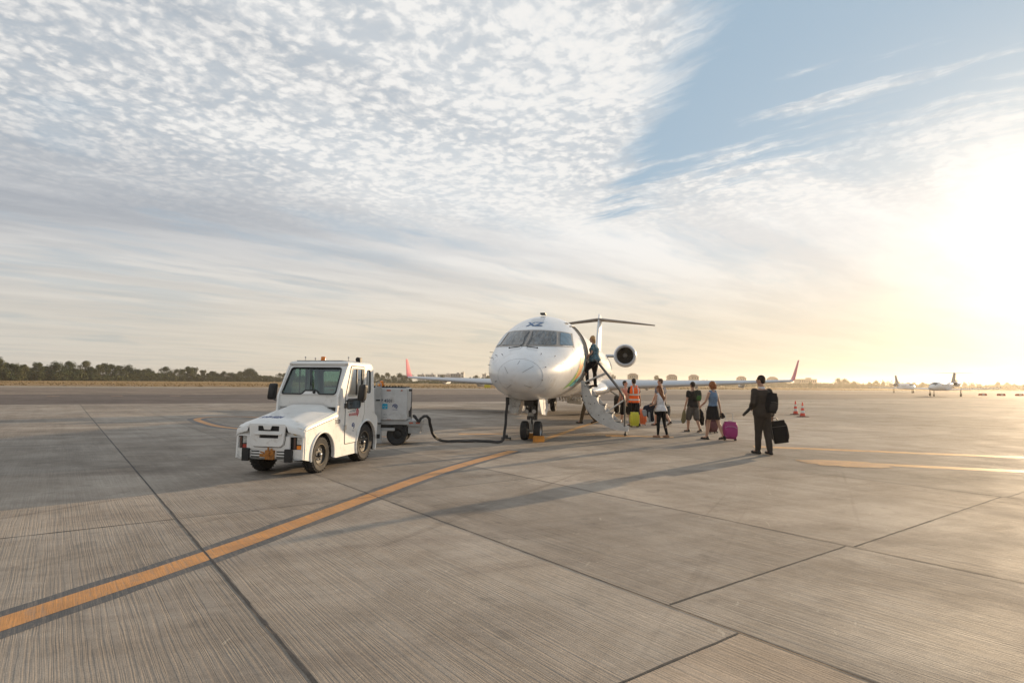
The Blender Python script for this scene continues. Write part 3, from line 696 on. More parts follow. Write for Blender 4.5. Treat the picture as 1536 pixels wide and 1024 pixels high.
# landing gear
def wheel(mb_t, mb_r, c, r, wd, hub=0.5):
    mb_t.lathe([(r * hub, -wd * .42), (r * .86, -wd * .5), (r * .96, -wd * .4), (r, -wd * .18), (r, wd * .18), (r * .96, wd * .4), (r * .86, wd * .5), (r * hub, wd * .42)], c, 'x', 32, False)
    mb_r.lathe([(r * .12, -wd * .36), (r * .3, -wd * .25), (r * .5, -wd * .3), (r * hub + .006, -wd * .43), (r * hub + .006, wd * .43), (r * .5, wd * .3), (r * .3, wd * .25), (r * .12, wd * .36)], c, 'x', 24)
for s in (-1, 1):
    a, b = MB(), MB(); wheel(a, b, (0.02 + s * 0.185, 2.42, 0.265), 0.265, 0.19, .52)
    q = obj('nose_wheel', a, M_RUB, jet); obj('hub', b, M_METAL, q)
mb = MB(); mb.tube([(0.02, 2.42, 0.27), (0.02, 2.44, 0.62)], 0.045, 14); mb.tube([(0.02, 2.44, 0.6), (0.02, 2.55, 1.35)], 0.075, 14); mb.tube([(-.2, 2.42, .265), (.24, 2.42, .265)], 0.035, 10)
mb.box((0.02, 2.36, 0.72), (0.17, 0.10, 0.10)); mb.tube([(0.02, 2.33, 0.42), (0.02, 2.25, 0.55), (0.02, 2.36, 0.68)], 0.02, 8); mb.tube([(-0.10, 2.40, .78), (-0.02, 3.1, 1.2)], 0.03, 8); mb.tube([(0.13, 2.4, .78), (0.05, 3.1, 1.2)], 0.03, 8)
obj('nose_gear_strut', mb, M_GEAR, jet)
mb = MB()
for k in range(7): x = -0.12 + 0.04 * k; mb.tube([(x, 2.36, 1.2), (x + .05 * math.sin(k), 2.3 + .03 * math.cos(k * 2), .95), (x * .4, 2.37, 0.72 - .02 * k), (0.02 + .03 * math.cos(k), 2.36, .45)], 0.014, 6)
mb.box((-0.08, 2.3, 0.86), (0.09, 0.09, 0.12)); mb.box((0.12, 2.28, 0.90), (0.08, 0.07, 0.10)); mb.box((-.02, 2.3, 1.02), (.26, .14, .16)); mb.tube([(.14, 2.5, 1.15), (.13, 2.46, .55)], .055, 12); mb.box((.02, 2.34, .62), (.2, .12, .1))
obj('hydraulic_lines', mb, M_DMETAL, jet)
for x in (-.09, .12):
    mb = MB(); mb.lathe([(0.02, .06), (0.05, .04), (0.06, 0), (0.055, -.005)], (x, 2.24, 0.80), 'y', 16); obj('taxi_light', mb, M_METAL, jet)
mb = MB(); mb.box((0.02, 2.6, 1.145), (0.52, 1.5, 0.09)); obj('gear_well', mb, M_DARKIN, jet)
for s in (-1, 1):
    mb = MB(); mb.plate(roundpoly([(1.75, 1.22), (3.3, 1.14), (3.3, 0.86), (2.7, 0.68), (1.95, 0.74)], 0.05), [], lambda u, v, w_: V((s * (0.30 + (1.2 - v) * 0.14 + w_), u, v)), 0.025); obj('gear_door', mb, M_WHITE, jet, bevel=.006)
mb = MB(); mb.plate(roundpoly([(-.44, 1.20), (-.02, 1.14), (-.10, 0.78), (-.34, 0.76)], 0.05), [], lambda u, v, w_: V((u - 0.1, 1.72 + w_ - (1.2 - v) * .25, v)), 0.02); obj('gear_door', mb, M_GEAR, jet)
for s in (-1, 1):
    for t in (-1, 1):
        a, b = MB(), MB(); wheel(a, b, (s * 2.05 + t * 0.27, 20.0, 0.47), 0.47, 0.28, .5); q = obj('main_wheel', a, M_RUB, jet); obj('hub', b, M_METAL, q)
    mb = MB(); mb.tube([(s * 2.05, 20.0, 0.47), (s * 1.95, 19.9, 1.5)], 0.09, 12); mb.tube([(s * 1.7, 20, .47), (s * 2.4, 20, .47)], 0.06, 10); mb.tube([(s * 2.05, 19.95, .8), (s * 1.2, 19.9, 1.35)], 0.05, 8); obj('main_gear_strut', mb, M_GEAR, jet)
# belly hardware behind the nose gear: open service panel, mast, lights
mb = MB(); mb.plate([(0, 0), (0.5, 0), (0.5, .35), (0, .35)], [], lambda u, v, w_: V((0.60 + u, 6.0 + w_, 1.12 - v * .55 - u * .1)), 0.02)
for k in range(10): mb.tube([(0.35 + k * .1, 5.9 + .1 * math.sin(k * 3), 1.15), (0.38 + k * .1, 5.9, 1.02 + .04 * math.sin(k * 5)), (0.45 + k * .09, 6.1, 1.10)], 0.018, 6)
obj('service_panel', mb, M_GEAR, jet)
mb = MB(); mb.tube([(-1.05, 6.5, 1.35), (-1.3, 6.6, 1.02)], [.03, .05], 8, (.3, 1.6)); obj('antenna', mb, M_DMETAL, jet)

# airstair: a door swung down with treads on its inside
M_STAIR = mat('airstair_white', (0.60, 0.59, 0.57), 0.42, var=0.08, dirt=((0.25, 0.21, 0.17), 0.6, 5, 0.53))
M_TREAD = mat('tread_grey', (0.13, 0.125, 0.12), 0.8, bump=.4, bscale=80)
stair = obj('airstair', MB().plate([(1.20, 1.66), (1.22, 1.40), (1.26, 1.10), (1.37, 0.80), (1.54, 0.58), (1.78, 0.39), (2.05, 0.26), (2.30, 0.18), (2.62, 0.15), (2.66, 0.24), (2.50, 0.29), (2.40, 0.36), (2.22, 0.46), (2.12, 0.66), (2.0, 0.70), (1.88, 0.92), (1.76, 0.96), (1.66, 1.18), (1.54, 1.22), (1.45, 1.44), (1.36, 1.48), (1.30, 1.64)], [], lambda u, v, w_: V((u, DY0 + w_, v)), 0.035), M_STAIR, jet, bevel=.006)
obj('side_panel', MB().plate([(1.20, 1.66), (1.22, 1.40), (1.26, 1.10), (1.37, 0.80), (1.54, 0.58), (1.78, 0.39), (2.05, 0.26), (2.30, 0.18), (2.62, 0.15), (2.66, 0.24), (2.40, 0.36), (2.12, 0.66), (1.88, 0.92), (1.66, 1.18), (1.45, 1.44), (1.30, 1.64)], [], lambda u, v, w_: V((u, DY1 - .035 + w_, v)), 0.035), M_STAIR, stair, bevel=.006)
mb = MB(); prof = [(1.20, 1.66), (1.215, 1.40), (1.255, 1.10), (1.365, 0.80), (1.535, 0.575), (1.775, 0.385), (2.045, 0.255), (2.30, 0.175), (2.62, 0.145)]
mb.loft([[V((u, DY0, v)), V((u, DY1, v)), V((u + .03, DY1, v + .012)), V((u + .03, DY0, v + .012))] for u, v in prof]); obj('outer_skin', mb, M_WHITE, stair, angle=30)
steps = [(1.40, 1.46), (1.60, 1.20), (1.82, 0.94), (2.06, 0.68), (2.28, 0.43)]
for x, z in steps:
    mb = MB(); mb.box((x, (DY0 + DY1) / 2, z), (0.27, DY1 - DY0 - .08, 0.03)); t_ = obj('step', mb, M_TREAD, stair, bevel=.004)
    mb = MB(); mb.box((x + .138, (DY0 + DY1) / 2, z + .002), (0.012, DY1 - DY0 - .08, 0.036)); obj('nosing', mb, M_STAIR, t_)
    mb = MB(); mb.box((x - .13, (DY0 + DY1) / 2, z + .12), (0.012, DY1 - DY0 - .08, 0.21)); obj('riser', mb, M_STAIR, t_)
for u, v in ((1.33, 1.5), (1.5, .95), (1.62, .98), (1.75, .62), (1.9, .5), (1.36, 1.2), (1.32, 1.0)):
    mb = MB(); mb.cyl((u, DY0 - .012, v), (u, DY0, v), 0.016, None, 10); obj('latch', mb, M_DMETAL, stair)
for y in (DY0 + .03, DY1 - .03):
    mb = MB(); mb.tube([(1.60, y, 2.34), (1.66, y, 2.30), (2.36, y, 1.42), (2.50, y, 1.20), (2.53, y, 1.02), (2.52, y, 0.25)], [0.028, .028, .028, .03, .022, .018], 10); hr = obj('handrail', mb, mat('rail_dark', (.10, .095, .09), .4, metal=.4), stair)
    mb = MB(); mb.tube([(2.50, y, 1.08), (2.1, y, .80), (2.02, y, .72)], 0.02, 8); obj('brace', mb, M_STAIR, hr); mb = MB(); mb.tube([(1.26, y, 1.60), (1.98, y, 1.93)], 0.025, 8); obj('support_strut', mb, M_STAIR, hr)
mb = MB(); mb.tube([(2.55, DY0 + .05, .17), (2.55, DY0 + .05, .07)], .018, 8); mb.lathe([(.02, -.02), (.045, -.02), (.05, 0), (.045, .02), (.02, .02)], (2.55, DY0 + .05, .05), 'y', 16); obj('foot_roller', mb, M_DMETAL, stair)

def jw2(x, y, z=0):
    p = ax * y + V((math.cos(YAW), -math.sin(YAW), 0)) * x; return V((0.049 + p.x, 14.50 + p.y, z))

# wheel chocks
mb = MB(); mb.plate([(-.10, 0.0), (.10, 0.0), (.03, .15), (-.03, .15)], [], lambda u, v, w_: V((w_ - .15, u, v)), 0.30)
ck = obj('wheel_chock', mb, mat('chock_orange', (0.62, 0.24, 0.03), 0.6, var=.25, bump=.3), None, bevel=.008); ck.location = jw2(.30, 2.02, 0.003); ck.rotation_euler = (0, 0, -YAW)
tag(ck, 'orange wedge chock on the ground against the front of the nose wheels', 'wheel chock')
c2 = ck.copy(); C.objects.link(c2); c2.location = jw2(.02, 2.84, 0.003); c2['label'] = 'orange wedge chock on the ground behind the nose wheels'

# ------------------------------------------------------------------ baggage tractor
TY = R(12); tug = thing('tow_tractor', 'boxy white airport tow tractor with black mirrors and an amber beacon', 'tractor', (-3.87, 10.62, 0), -TY)
M_TUG = mat('tractor_white', (0.80, 0.785, 0.75), 0.36, var=0.05, scale=1.5, coat=.25, bump=.03, bscale=3, dirt=((0.36, 0.29, 0.21), 0.5, 5, 0.54))
M_SEAMD = mat('panel_gap', (0.05, 0.045, 0.04), 0.8)
M_TGL = glass_mat('tractor_glazing')
HW = 0.62
def arcpts(cy_, cz_, r, a0, a1, n=12): return [(cy_ + r * math.cos(R(a0 + (a1 - a0) * k / n)), cz_ + r * math.sin(R(a0 + (a1 - a0) * k / n))) for k in range(n + 1)]
side_prof = [(-0.60, 0.29), (-.36, 0.24)] + arcpts(0.02, .31, .375, 190, -12, 14) + [(0.50, 0.20), (1.30, 0.20)] + arcpts(1.70, .36, .43, 200, -22, 14) + [(2.16, .20)]
side_prof += roundpoly([(2.22, .20), (2.24, .84), (2.09, .92), (1.96, 1.90), (0.90, 1.925), (0.52, 1.30), (0.50, 1.02), (-0.52, 0.82), (-.60, .74)], [0, .10, .03, .12, .12, .04, .03, .05, .02])[1:]
win_door = roundpoly([(0.90, 1.31), (1.50, 1.31), (1.52, 1.81), (1.06, 1.81)], .04)
win_rear = roundpoly([(1.68, 1.36), (1.86, 1.34), (1.83, 1.80), (1.68, 1.80)], .06)
for s in (1, -1):
    mb = MB(); mb.plate(side_prof, [win_door, win_rear], lambda u, v, w_: V((s * (HW - .035 + w_), u, v)), 0.035); bs = obj('body_side', mb, M_TUG, tug, bevel=.018)
    # flared arches
    for cy_, cz_, r, a0, a1 in ((0.02, .31, .375, 192, -14), (1.70, .36, .43, 202, -24)):
        mb = MB(); A = [V((s * (HW + .012), y, z)) for y, z in arcpts(cy_, cz_, r + .012, a0, a1, 20)]; mb.tube(A, 0.018, 8); obj('arch_lip', mb, M_TUG, bs)
        mb = MB(); L = [[V((s * HW * .97, y, z)), V((s * (HW - .30), y, z))] for y, z in arcpts(cy_, cz_, r + .004, a0, a1, 16)]; mb.loft(L, cap=False, closed=False); obj('wheel_well', mb, M_DARKIN, bs)
    # door leaf, gap round it, glass
    dp = roundpoly([(0.80, .41), (1.33, .41), (1.60, .95), (1.56, 1.86), (1.00, 1.87), (0.80, 1.30)], .035)
    mb = MB(); mb.tube([V((s * (HW + .001), y, z)) for y, z in dp + dp[:1]], 0.006, 5); obj('door_gap', mb, M_SEAMD, bs)
    low = rrect(.86, 1.06, 1.40, 1.24, .05)
    mb = MB(); mb.plate(roundpoly([(0.81, .42), (1.32, .42), (1.59, .95), (1.55, 1.85), (1.01, 1.86), (0.81, 1.30)], .03), [win_door, low], lambda u, v, w_: V((s * (HW + w_), u, v)), 0.008); dr = obj('door', mb, M_TUG, tug, bevel=.003)
    mb = MB(); mb.plate(roundpoly([(0.88, 1.29), (1.52, 1.29), (1.54, 1.83), (1.05, 1.83)], .04), [win_door], lambda u, v, w_: V((s * (HW + .006 + w_), u, v)), 0.008); obj('window_seal', mb, mat('seal_pale', (.45, .44, .38), .6) if s == 1 else M_BLACK, dr)
    mb = MB(); mb.face(mb.verts([V((s * (HW - .01), y, z)) for y, z in win_door])); obj('window_pane', mb, M_TGL, dr)
    mb = MB(); mb.box((s * (HW - .005), 1.26, 1.56), (.014, .03, .5)); mb.box((s * (HW - .004), 1.49, 1.56), (.016, .04, .5)); obj('sliding_rail', mb, M_BLACK, dr)
    mb = MB(); mb.face(mb.verts([V((s * (HW + .004), y, z)) for y, z in low])); obj('kick_pane', mb, M_PANE, dr)
    mb = MB(); L = low; mb.tube([V((s * (HW + .01), y, z)) for y, z in L + L[:1]], .010, 6); obj('window_seal', mb, M_BLACK, dr)
    mb = MB(); mb.box((s * (HW + .03), 1.47, 1.20), (.03, .10, .07)); obj('handle', mb, M_BLACK, dr, bevel=.006)
    for z in (1.12, .72): mb = MB(); mb.box((s * (HW + .015), .79, z), (.035, .05, .09)); obj('hinge', mb, M_BLACK if z > 1 else M_METAL, dr)
    mb = MB(); mb.face(mb.verts([V((s * (HW - .01), y, z)) for y, z in win_rear])); obj('rear_side_pane', mb, M_TGL, bs)
    mb = MB(); mb.tube([V((s * (HW + .002), y, z)) for y, z in win_rear + win_rear[:1]], .009, 6); obj('window_seal', mb, M_BLACK, bs)
    # wheels
    for cy_, r, wd in ((0.02, .31, .20), (1.70, .37, .24)):
        a, b = MB(), MB(); xx = s * (HW - .02 - wd / 2); wheel(a, b, (xx, cy_, r), r, wd, .56)
        for k in range(30):
            t = 6.2832 * k / 30; n = V((0, math.cos(t), math.sin(t)))
            for q in (-1, 1): a.tube([V((xx + q * wd * .46, cy_, r)) + n * (r * .965), V((xx + q * wd * .1, cy_, r)) + V((0, math.cos(t + .12), math.sin(t + .12))) * (r * .998)], .012, 4)
        tw = obj('tyre', a, M_RUB, tug); b.lathe([(r * .5, s * wd * .12), (r * .2, s * wd * .14), (r * .16, s * wd * .36), (r * .10, s * wd * .42), (.01, s * wd * .44)], (xx, cy_, r), 'x', 20)
        rim = obj('rim', b, M_HUB, tw)
        mb = MB()
        for k in range(6): t = 6.2832 * k / 6; mb.ball((xx + s * wd * .30, cy_ + .3 * r * math.cos(t), r + .3 * r * math.sin(t)), .016, 8, 5)
        mb.ball((xx + s * wd * .44, cy_, r), (.02, .030, .030), 12, 7); obj('wheel_nut', mb, M_METAL, tw)
        mb = MB(); mb.lathe([(r * .545, s * wd * .42), (r * .575, s * wd * .47), (r * .6, s * wd * .45)], (xx, cy_, r), 'x', 32, False); obj('rim_edge', mb, mat('rim_tan', (.20, .16, .11), .7, metal=.2), tw)
    # mirrors
    mx, my, mz = (.26, .97, 1.365) if s == 1 else (.20, .68, 1.37)
    mb = MB(); mb.tube([(s * (HW + .01), my - .16, 1.21), (s * (HW + mx * .5), my - .10, 1.22), (s * (HW + mx), my, 1.24), (s * (HW + mx), my, mz - .1)], .011, 8); mr = obj('mirror_arm', mb, M_BLACK, tug)
    mb = MB(); mb.loft([[V((s * (HW + mx) + dx * a_ + (dz * .018), my + yy, mz + dz * b_)) for dx, dz in rrect(-1, -1, 1, 1, .4)] for yy, a_, b_ in ((-.07, .05, .115), (-.045, .07, .15), (.03, .074, .155), (.035, .066, .145))]); obj('mirror_housing', mb, M_BLACK, mr)
# front panel with lamp openings and the grille
XF = HW + .012
def frontmap(yo):
    def fn(u, v, w_):
        e = max(0.0, abs(u) - (XF - .11)) / .11; return V((u, yo + 0.075 * e * e - w_ + .012 * (v - .5), v))
    return fn
lamps = [rrect(s * .50 - .105, .45, s * .50 + .105, .655, .015) for s in (1, -1)]
outer = [(-XF, .29)] + [(-XF + k * .1, .285) for k in range(1, 13)] + [(XF, .29), (XF, .5), (XF, .77), (XF - .06, .80)] + [(XF - .06 - k * .12, .815) for k in range(1, 9)] + [(-XF + .06, .80), (-XF, .77), (-XF, .5)]
slots = [rrect(s * .235 - .085, z - .011, s * .235 + .085, z + .011, .004, 2) for s in (1, -1) for z in (.32, .365, .41)]
grille_hole = roundpoly([(-.33, .80), (-.27, .54), (-.22, .50), (.27, .50), (.30, .54), (.33, .80)], .02)
mb = MB(); mb.plate(outer, lamps + slots, frontmap(-.60), .03); fp = obj('front_panel', mb, M_TUG, tug, bevel=.006)
mb = MB(); mb.box((0, -.45, .55), (HW * 2 - .1, .24, .5)); obj('engine_bay', mb, M_DARKIN, tug)
mb = MB(); mb.plate(roundpoly([(-.34, .86), (-.29, .54), (-.24, .495), (.25, .495), (.30, .54), (.34, .86)], .03), [rrect(-.17, .745, .22, .83, .01), rrect(-.14, .63, .21, .685, .01)], lambda u, v, w_: V((u - .01, -.635 - w_ + .03 * (v - .5), v)), .03); gp_ = obj('grille_panel', mb, M_TUG, tug, bevel=.008)
mb = MB(); mb.plate([(-.335, .85), (-.285, .54), (-.235, .50), (.245, .50), (.295, .54), (.335, .85)], [], lambda u, v, w_: V((u - .01, -.634 + w_, v)), .006); obj('grille_back', mb, M_DARKIN, gp_)
mb = MB(); mb.box((.015, -.672, .70), (.50, .03, .03)); mb.plate([(-.07, .84), (-.04, .77), (.07, .77), (.10, .84)], [], lambda u, v, w_: V((u, -.675 - w_, v)), .02); obj('grille_bar', mb, M_TUG, gp_, bevel=.006)
mb = MB(); mb.tube([V((x, -.628, z)) for x, z in ((-.36, .80), (-.31, .53), (-.25, .482), (.24, .482), (.30, .53), (.345, .80))], .006, 5); obj('grille_gap', mb, M_SEAMD, gp_)
for s in (1, -1):
    mb = MB(); mb.box((s * .50, -.55, .552), (.20, .02, .2)); lp = obj('lamp_recess', mb, M_TUG, fp)
    xo = .045
    mb = MB(); mb.box((s * .50 + xo, -.575, .59), (.095, .03, .12)); obj('headlight', mb, mat('headlight_glass', (.55, .55, .53), .12, metal=.3, var=.3, scale=30), tug, bevel=.008)
    mb = MB(); mb.box((s * .50 + xo, -.575, .485), (.095, .03, .06)); obj('indicator', mb, M_AMB if s > 0 else mat('lamp_red', (.4, .05, .03), .3), tug, bevel=.006)
    mb = MB(); mb.box((s * .50 - .045, -.57, .55), (.035, .02, .19)); obj('lamp_divider', mb, mat('lamp_brown', (.13, .07, .05), .5), lp)
    mb = MB(); mb.plate(rrect(s * .39 - .062, .25, s * .39 + .062, .46, .012), [], lambda u, v, w_: V((u, -.615 - w_, v)), .06); obj('rubber_bumper', mb, M_BLACK, tug, bevel=.01)
mb = MB(); mb.lathe([(.005, -.03), (.02, -.02), (.03, 0)], (.47, -.61, .715), 'y', 16); obj('badge', mb, mat('badge_gold', (.55, .38, .08), .35, metal=.5), tug)
M_RUST = mat('rusty_hitch', (.42, .17, .035), .8, var=.4, scale=25, bump=.6, dirt=((.10, .06, .03), .8, 20, .5))
mb = MB(); mb.box((.06, -.66, .36), (.15, .06, .15)); mb.box((.0, -.66, .35), (.24, .04, .05)); mb.tube([(.03, -.66, .40), (.03, -.67, .485)], .014, 8); mb.tube([(.09, -.66, .42), (.10, -.68, .46)], .02, 8); mb.tube([(-.11, -.67, .41), (-.03, -.68, .39)], .013, 6); mb.box((.06, -.70, .38), (.04, .04, .06)); obj('towing_hitch', mb, M_RUST, tug, bevel=.006)
# hood
def hoodz(x, y):
    t = max(0, min(1, (y + .64) / 1.17)); base = .835 + .19 * t
    k = abs(x) / (HW + .01); c = 1 - max(0, min(1, (k - .42) / .5)) ; c = c * c * (3 - 2 * c)
    z = base + (.05 + .05 * t) * c + .02 * (1 - k * k)
    e = max(0, (k - .86) / .14); z -= .05 * e * e
    f = max(0, (-.44 - y) / .20); z -= .060 * f * f
    v = max(0, 1 - abs(x - .0) / .26) if y < -.1 else 0
    return z
mb = MB(); nx, ny = 40, 30
top = lambda a, b: V(((a * 2 - 1) * (HW + .010), -.655 + b * 1.185 + .07 * max(0, abs(a * 2 - 1) - .75) * 4 * (1 - b) ** 3, hoodz((a * 2 - 1) * (HW + .01), -.64 + b * 1.17)))
mb.grid(top, nx, ny)
per = [top(k / nx, 0) for k in range(nx + 1)] + [top(1, k / ny) for k in range(1, ny + 1)]
per = [top(0, k / ny) for k in range(ny, 0, -1)] + per
A = mb.verts(per); B = mb.verts([p - V((0, 0, (.085 if abs(p.x) > .36 else .012) if p.y < -.5 else .045)) for p in per])
for i in range(len(A) - 1): mb.face([A[i], A[i + 1], B[i + 1], B[i]])
bmesh.ops.remove_doubles(mb.bm, verts=mb.bm.verts, dist=.0005)
hood = obj('hood', mb, M_TUG, tug, angle=70)
for s in (1, -1):
    mb = MB(); mb.tube([V((s * (HW + .008), y, hoodz(HW + .01, y) - .042)) for y in [-.55 + .1 * k for k in range(11)]], .006, 5); obj('hood_gap', mb, M_SEAMD, hood)
# cowl and windshield wall
def wsmap(u, v, w_):   # slanted plane from the hood to the roof
    t = (v - 1.02) / .90; t = (v - 1.30) / .62
    y = .52 + (.36 * t if v > 1.30 else 0) + (.0 if v > 1.3 else 0); e = max(0, abs(u) - (HW - .14)) / .14
    return V((u, y + .05 * e * e + w_, v))
wsh = roundpoly([(-.545, 1.335), (-.13, 1.335), (-.08, 1.40), (.16, 1.40), (.22, 1.335), (.545, 1.335), (.515, 1.825), (-.515, 1.825)], [.04, .03, .02, .02, .03, .05, .05, .05])
ow = [(-HW, 1.0)] + [(-HW + .1 * k, 1.0) for k in range(1, 12)] + [(HW, 1.0), (HW, 1.30), (HW - .004, 1.5), (HW - .01, 1.92), (-HW + .01, 1.92), (-HW + .004, 1.5), (-HW, 1.30)]
mb = MB(); mb.plate(ow, [wsh], wsmap, .04); cw = obj('cab_front', mb, M_TUG, tug, bevel=.008)
mb = MB(); mb.face(mb.verts([wsmap(u, v, .012) for u, v in wsh])); obj('windshield', mb, M_TGL, tug)
mb = MB(); mb.tube([wsmap(u, v, -.004) for u, v in wsh + wsh[:1]], .014, 6); obj('windshield_seal', mb, M_BLACK, cw)
mb = MB(); mb.tube([V((x, .50, z)) for x, z in ((-.5, 1.06), (-.2, 1.125), (.2, 1.125), (.52, 1.06))], .004, 5); obj('cowl_gap', mb, mat('gap_pale', (.3, .29, .27), .7), cw)
mb = MB(); mb.tube([wsmap(.12, 1.37, -.03), wsmap(.02, 1.52, -.04), wsmap(-.10, 1.80, -.03)], .010, 6); mb.ball(wsmap(.12, 1.37, -.02), .028); mb.tube([wsmap(.03, 1.42, -.035), wsmap(-.09, 1.81, -.035)], .007, 5); obj('wiper', mb, M_BLACK, tug)
mb = MB(); mb.ball(wsmap(.20, 1.375, -.005), .012, 8, 5); obj('washer_jet', mb, M_BLACK, cw)
# roof, rear wall, floor
mb = MB(); mb.loft([[V((x * a_, y, z)) for x, y in ((-1, .86 + b_), (-.9, .82 + b_), (.9, .82 + b_), (1, .86 + b_), (1, 1.92 - b_), (.93, 1.97 - b_), (-.93, 1.97 - b_), (-1, 1.92 - b_))] for a_, b_, z in ((HW - .005, .03, 1.875), (HW - .003, .02, 1.91), (HW - .035, .05, 1.945), (HW - .09, .10, 1.955))]); rf = obj('roof', mb, M_TUG, tug, bevel=.008)
mb = MB(); mb.tube([V((x, y, 1.958)) for x, y in ((-.48, .93), (.47, .93), (.5, 1.5), (-.5, 1.5), (-.48, .93))], .012, 6); mb.plate([(-.48, .93), (.47, .93), (.5, 1.5), (-.5, 1.5)], [], lambda u, v, w_: V((u, v, 1.951 + w_)), .008); obj('roof_hatch', mb, M_DMETAL, rf)
rw = rrect(-.50, 1.30, -.06, 1.78, .05); rw2 = rrect(.06, 1.30, .50, 1.78, .05)
rmap = lambda u, v, w_: V((u, 2.07 - (v - .92) * .115 - w_, v))
mb = MB(); mb.plate([(-HW + .03, .88), (HW - .03, .88), (HW - .03, 1.88), (-HW + .03, 1.88)], [rw, rw2], rmap, .035); rr_ = obj('cab_rear', mb, mat('cab_grey', (.34, .34, .34), .6), tug, bevel=.004)
for q in (rw, rw2): mb = MB(); mb.face(mb.verts([rmap(u, v, .01) for u, v in q])); obj('rear_pane', mb, M_TGL, rr_)
mb = MB(); mb.box((0, 1.1, .42), (HW * 2 - .1, 1.6, .04)); mb.box((0, 1.6, .62), (.45, .45, .40)); mb.box((0, .60, .80), (HW * 2 - .08, .06, .6)); mb.box((0, 2.1, .55), (HW * 2 - .08, .1, .6)); obj('floor_pan', mb, M_DMETAL, tug)
mb = MB(); mb.box((.24, 1.55, .86), (.44, .42, .10)); mb.box((.24, 1.76, 1.12), (.42, .09, .46)); mb.box((.24, 1.79, 1.42), (.24, .07, .18)); obj('driver_seat', mb, mat('seat_vinyl', (.05, .05, .055), .6), tug, bevel=.03)
mb = MB(); mb.lathe([(.165, -.012), (.18, 0), (.165, .012), (.15, 0), (.165, -.012)], (0, 0, 0), 'z', 28, False); mb.tube([(0, 0, 0), (0, -.02, -.25)], .02, 8); mb.box((0, 0, 0), (.30, .03, .015)); sw = obj('steering_wheel', mb, M_BLACK, tug); sw.location = (.24, 1.02, 1.22); sw.rotation_euler = (R(28), 0, 0)
mb = MB(); mb.box((.0, .72, 1.20), (HW * 2 - .12, .22, .2)); obj('dashboard', mb, M_BLACK, tug, bevel=.02)
mb = MB(); mb.lathe([(.055, 0), (.055, .015), (.048, .02), (.044, .07), (.038, .085), (.01, .09)], (.03, 1.0, 1.957), 'z', 20); obj('beacon', mb, M_AMB, tug)
mb = MB(); mb.box((.47, 1.62, 2.0), (.09, .09, .10)); mb.lathe([(.045, -.07), (.05, -.06), (.04, -.05)], (.47, 1.62, 2.01), 'y', 16); mb.tube([(.47, 1.62, 1.94), (.47, 1.62, 2.0)], .02, 8); obj('work_lamp', mb, M_BLACK, tug, bevel=.008)
for x, y, h_ in ((-.33, .97, .07), (-.12, .97, .05), (.30, 1.5, .09)):
    mb = MB(); mb.tube([(x, y, 1.95), (x, y, 1.95 + h_)], .006, 6); mb.ball((x, y, 1.96 + h_), .016, 8, 5); obj('lifting_eye', mb, M_METAL, tug)
# writing
M_TXT = mat('lettering_dark', (.06, .07, .10), .5); M_TXR = mat('lettering_red', (.50, .03, .05), .5); M_TXB = mat('lettering_navy', (.04, .07, .22), .5); M_CY = mat('sticker_cyan', (.02, .38, .58), .5)
mb = text_mb('AVP-4024', .10, bold=.004, fn=lambda x, y: V((x * 1.0 - .10, -.40 + y * 1.7, hoodz(x * 1.0 - .10, -.40 + y * 1.7) + .005)), sub=1); obj('lettering', mb, M_TXB, tug)
sm = lambda cy_, cz_, o_=.0105: (lambda x, y: V((HW + o_, cy_ + x, cz_ + y)))
mb = text_mb('TLD', .10, bold=.006, shear=.2, fn=sm(.52, .84, .004)); obj('lettering', mb, M_TXT, tug)
mb = text_mb('acciona', .095, bold=.002, fn=sm(1.08, .955)); obj('lettering', mb, M_TXR, tug)
mb = MB()
for k in range(5): mb.plate([(.90 + k * .062, .995), (.925 + k * .062, .995), (.945 + k * .062 + k * .008, 1.005 + .012 * k), (.925 + k * .062 + k * .008, 1.005 + .012 * k)], [], lambda u, v, w_: V((HW + .009 + w_, u, v)), .002)
obj('emblem', mb, M_TXT, tug)
mb = MB(); mb.tube([V((HW + .010, 1.28 + .045 * math.cos(t), .985 + .06 * math.sin(t))) for t in [6.2832 * k / 20 for k in range(21)]], .008, 5); mb.tube([(HW + .01, 1.28, .90), (HW + .01, 1.28, 1.045)], .008, 5); obj('emblem', mb, M_TXR, tug)
mb = MB(); mb.tube([V((HW + .010, 1.12 + .045 * math.cos(t), .73 + .05 * math.sin(t))) for t in [-1.2 + 4.6 * k / 20 for k in range(21)]], .009, 5); mb.ball((HW + .01, 1.12, .73), (.006, .02, .02)); obj('emblem', mb, M_TXB, tug)
mb = text_mb('TLD', .04, fn=sm(1.12, .635)); obj('lettering', mb, M_TXT, tug)

# ------------------------------------------------------------------ ground power unit
GY = R(4); gpu = thing('ground_power_unit', 'white wheeled ground power unit cart behind the tow tractor', 'power unit', (-3.53, 15.55, 0), GY)
M_GPU = mat('cart_white', (.60, .59, .57), .45, var=.07, dirt=((.33, .28, .22), .45, 4, .52)); M_GPG = mat('cart_grey', (.40, .39, .37), .5, var=.1)
mb = MB(); mb.box((-.15, 0, 1.02), (2.1, 1.15, .80)); bx = obj('housing', mb, M_GPU, gpu, bevel=.03)
mb = MB(); mb.box((-.15, 0, 1.435), (2.0, 1.05, .03)); 
for k in range(26): mb.box((-1.1 + k * .074, -.52, 1.455), (.03, .02, .035))
obj('roof_grille', mb, M_BLACK, bx)
mb = MB(); mb.box((-.1, 0, .56), (2.1, 1.1, .10)); obj('chassis', mb, M_GPG, gpu, bevel=.01); mb = MB(); mb.box((-.1, 0, .44), (2.0, .86, .16)); obj('underframe', mb, M_DMETAL, gpu)
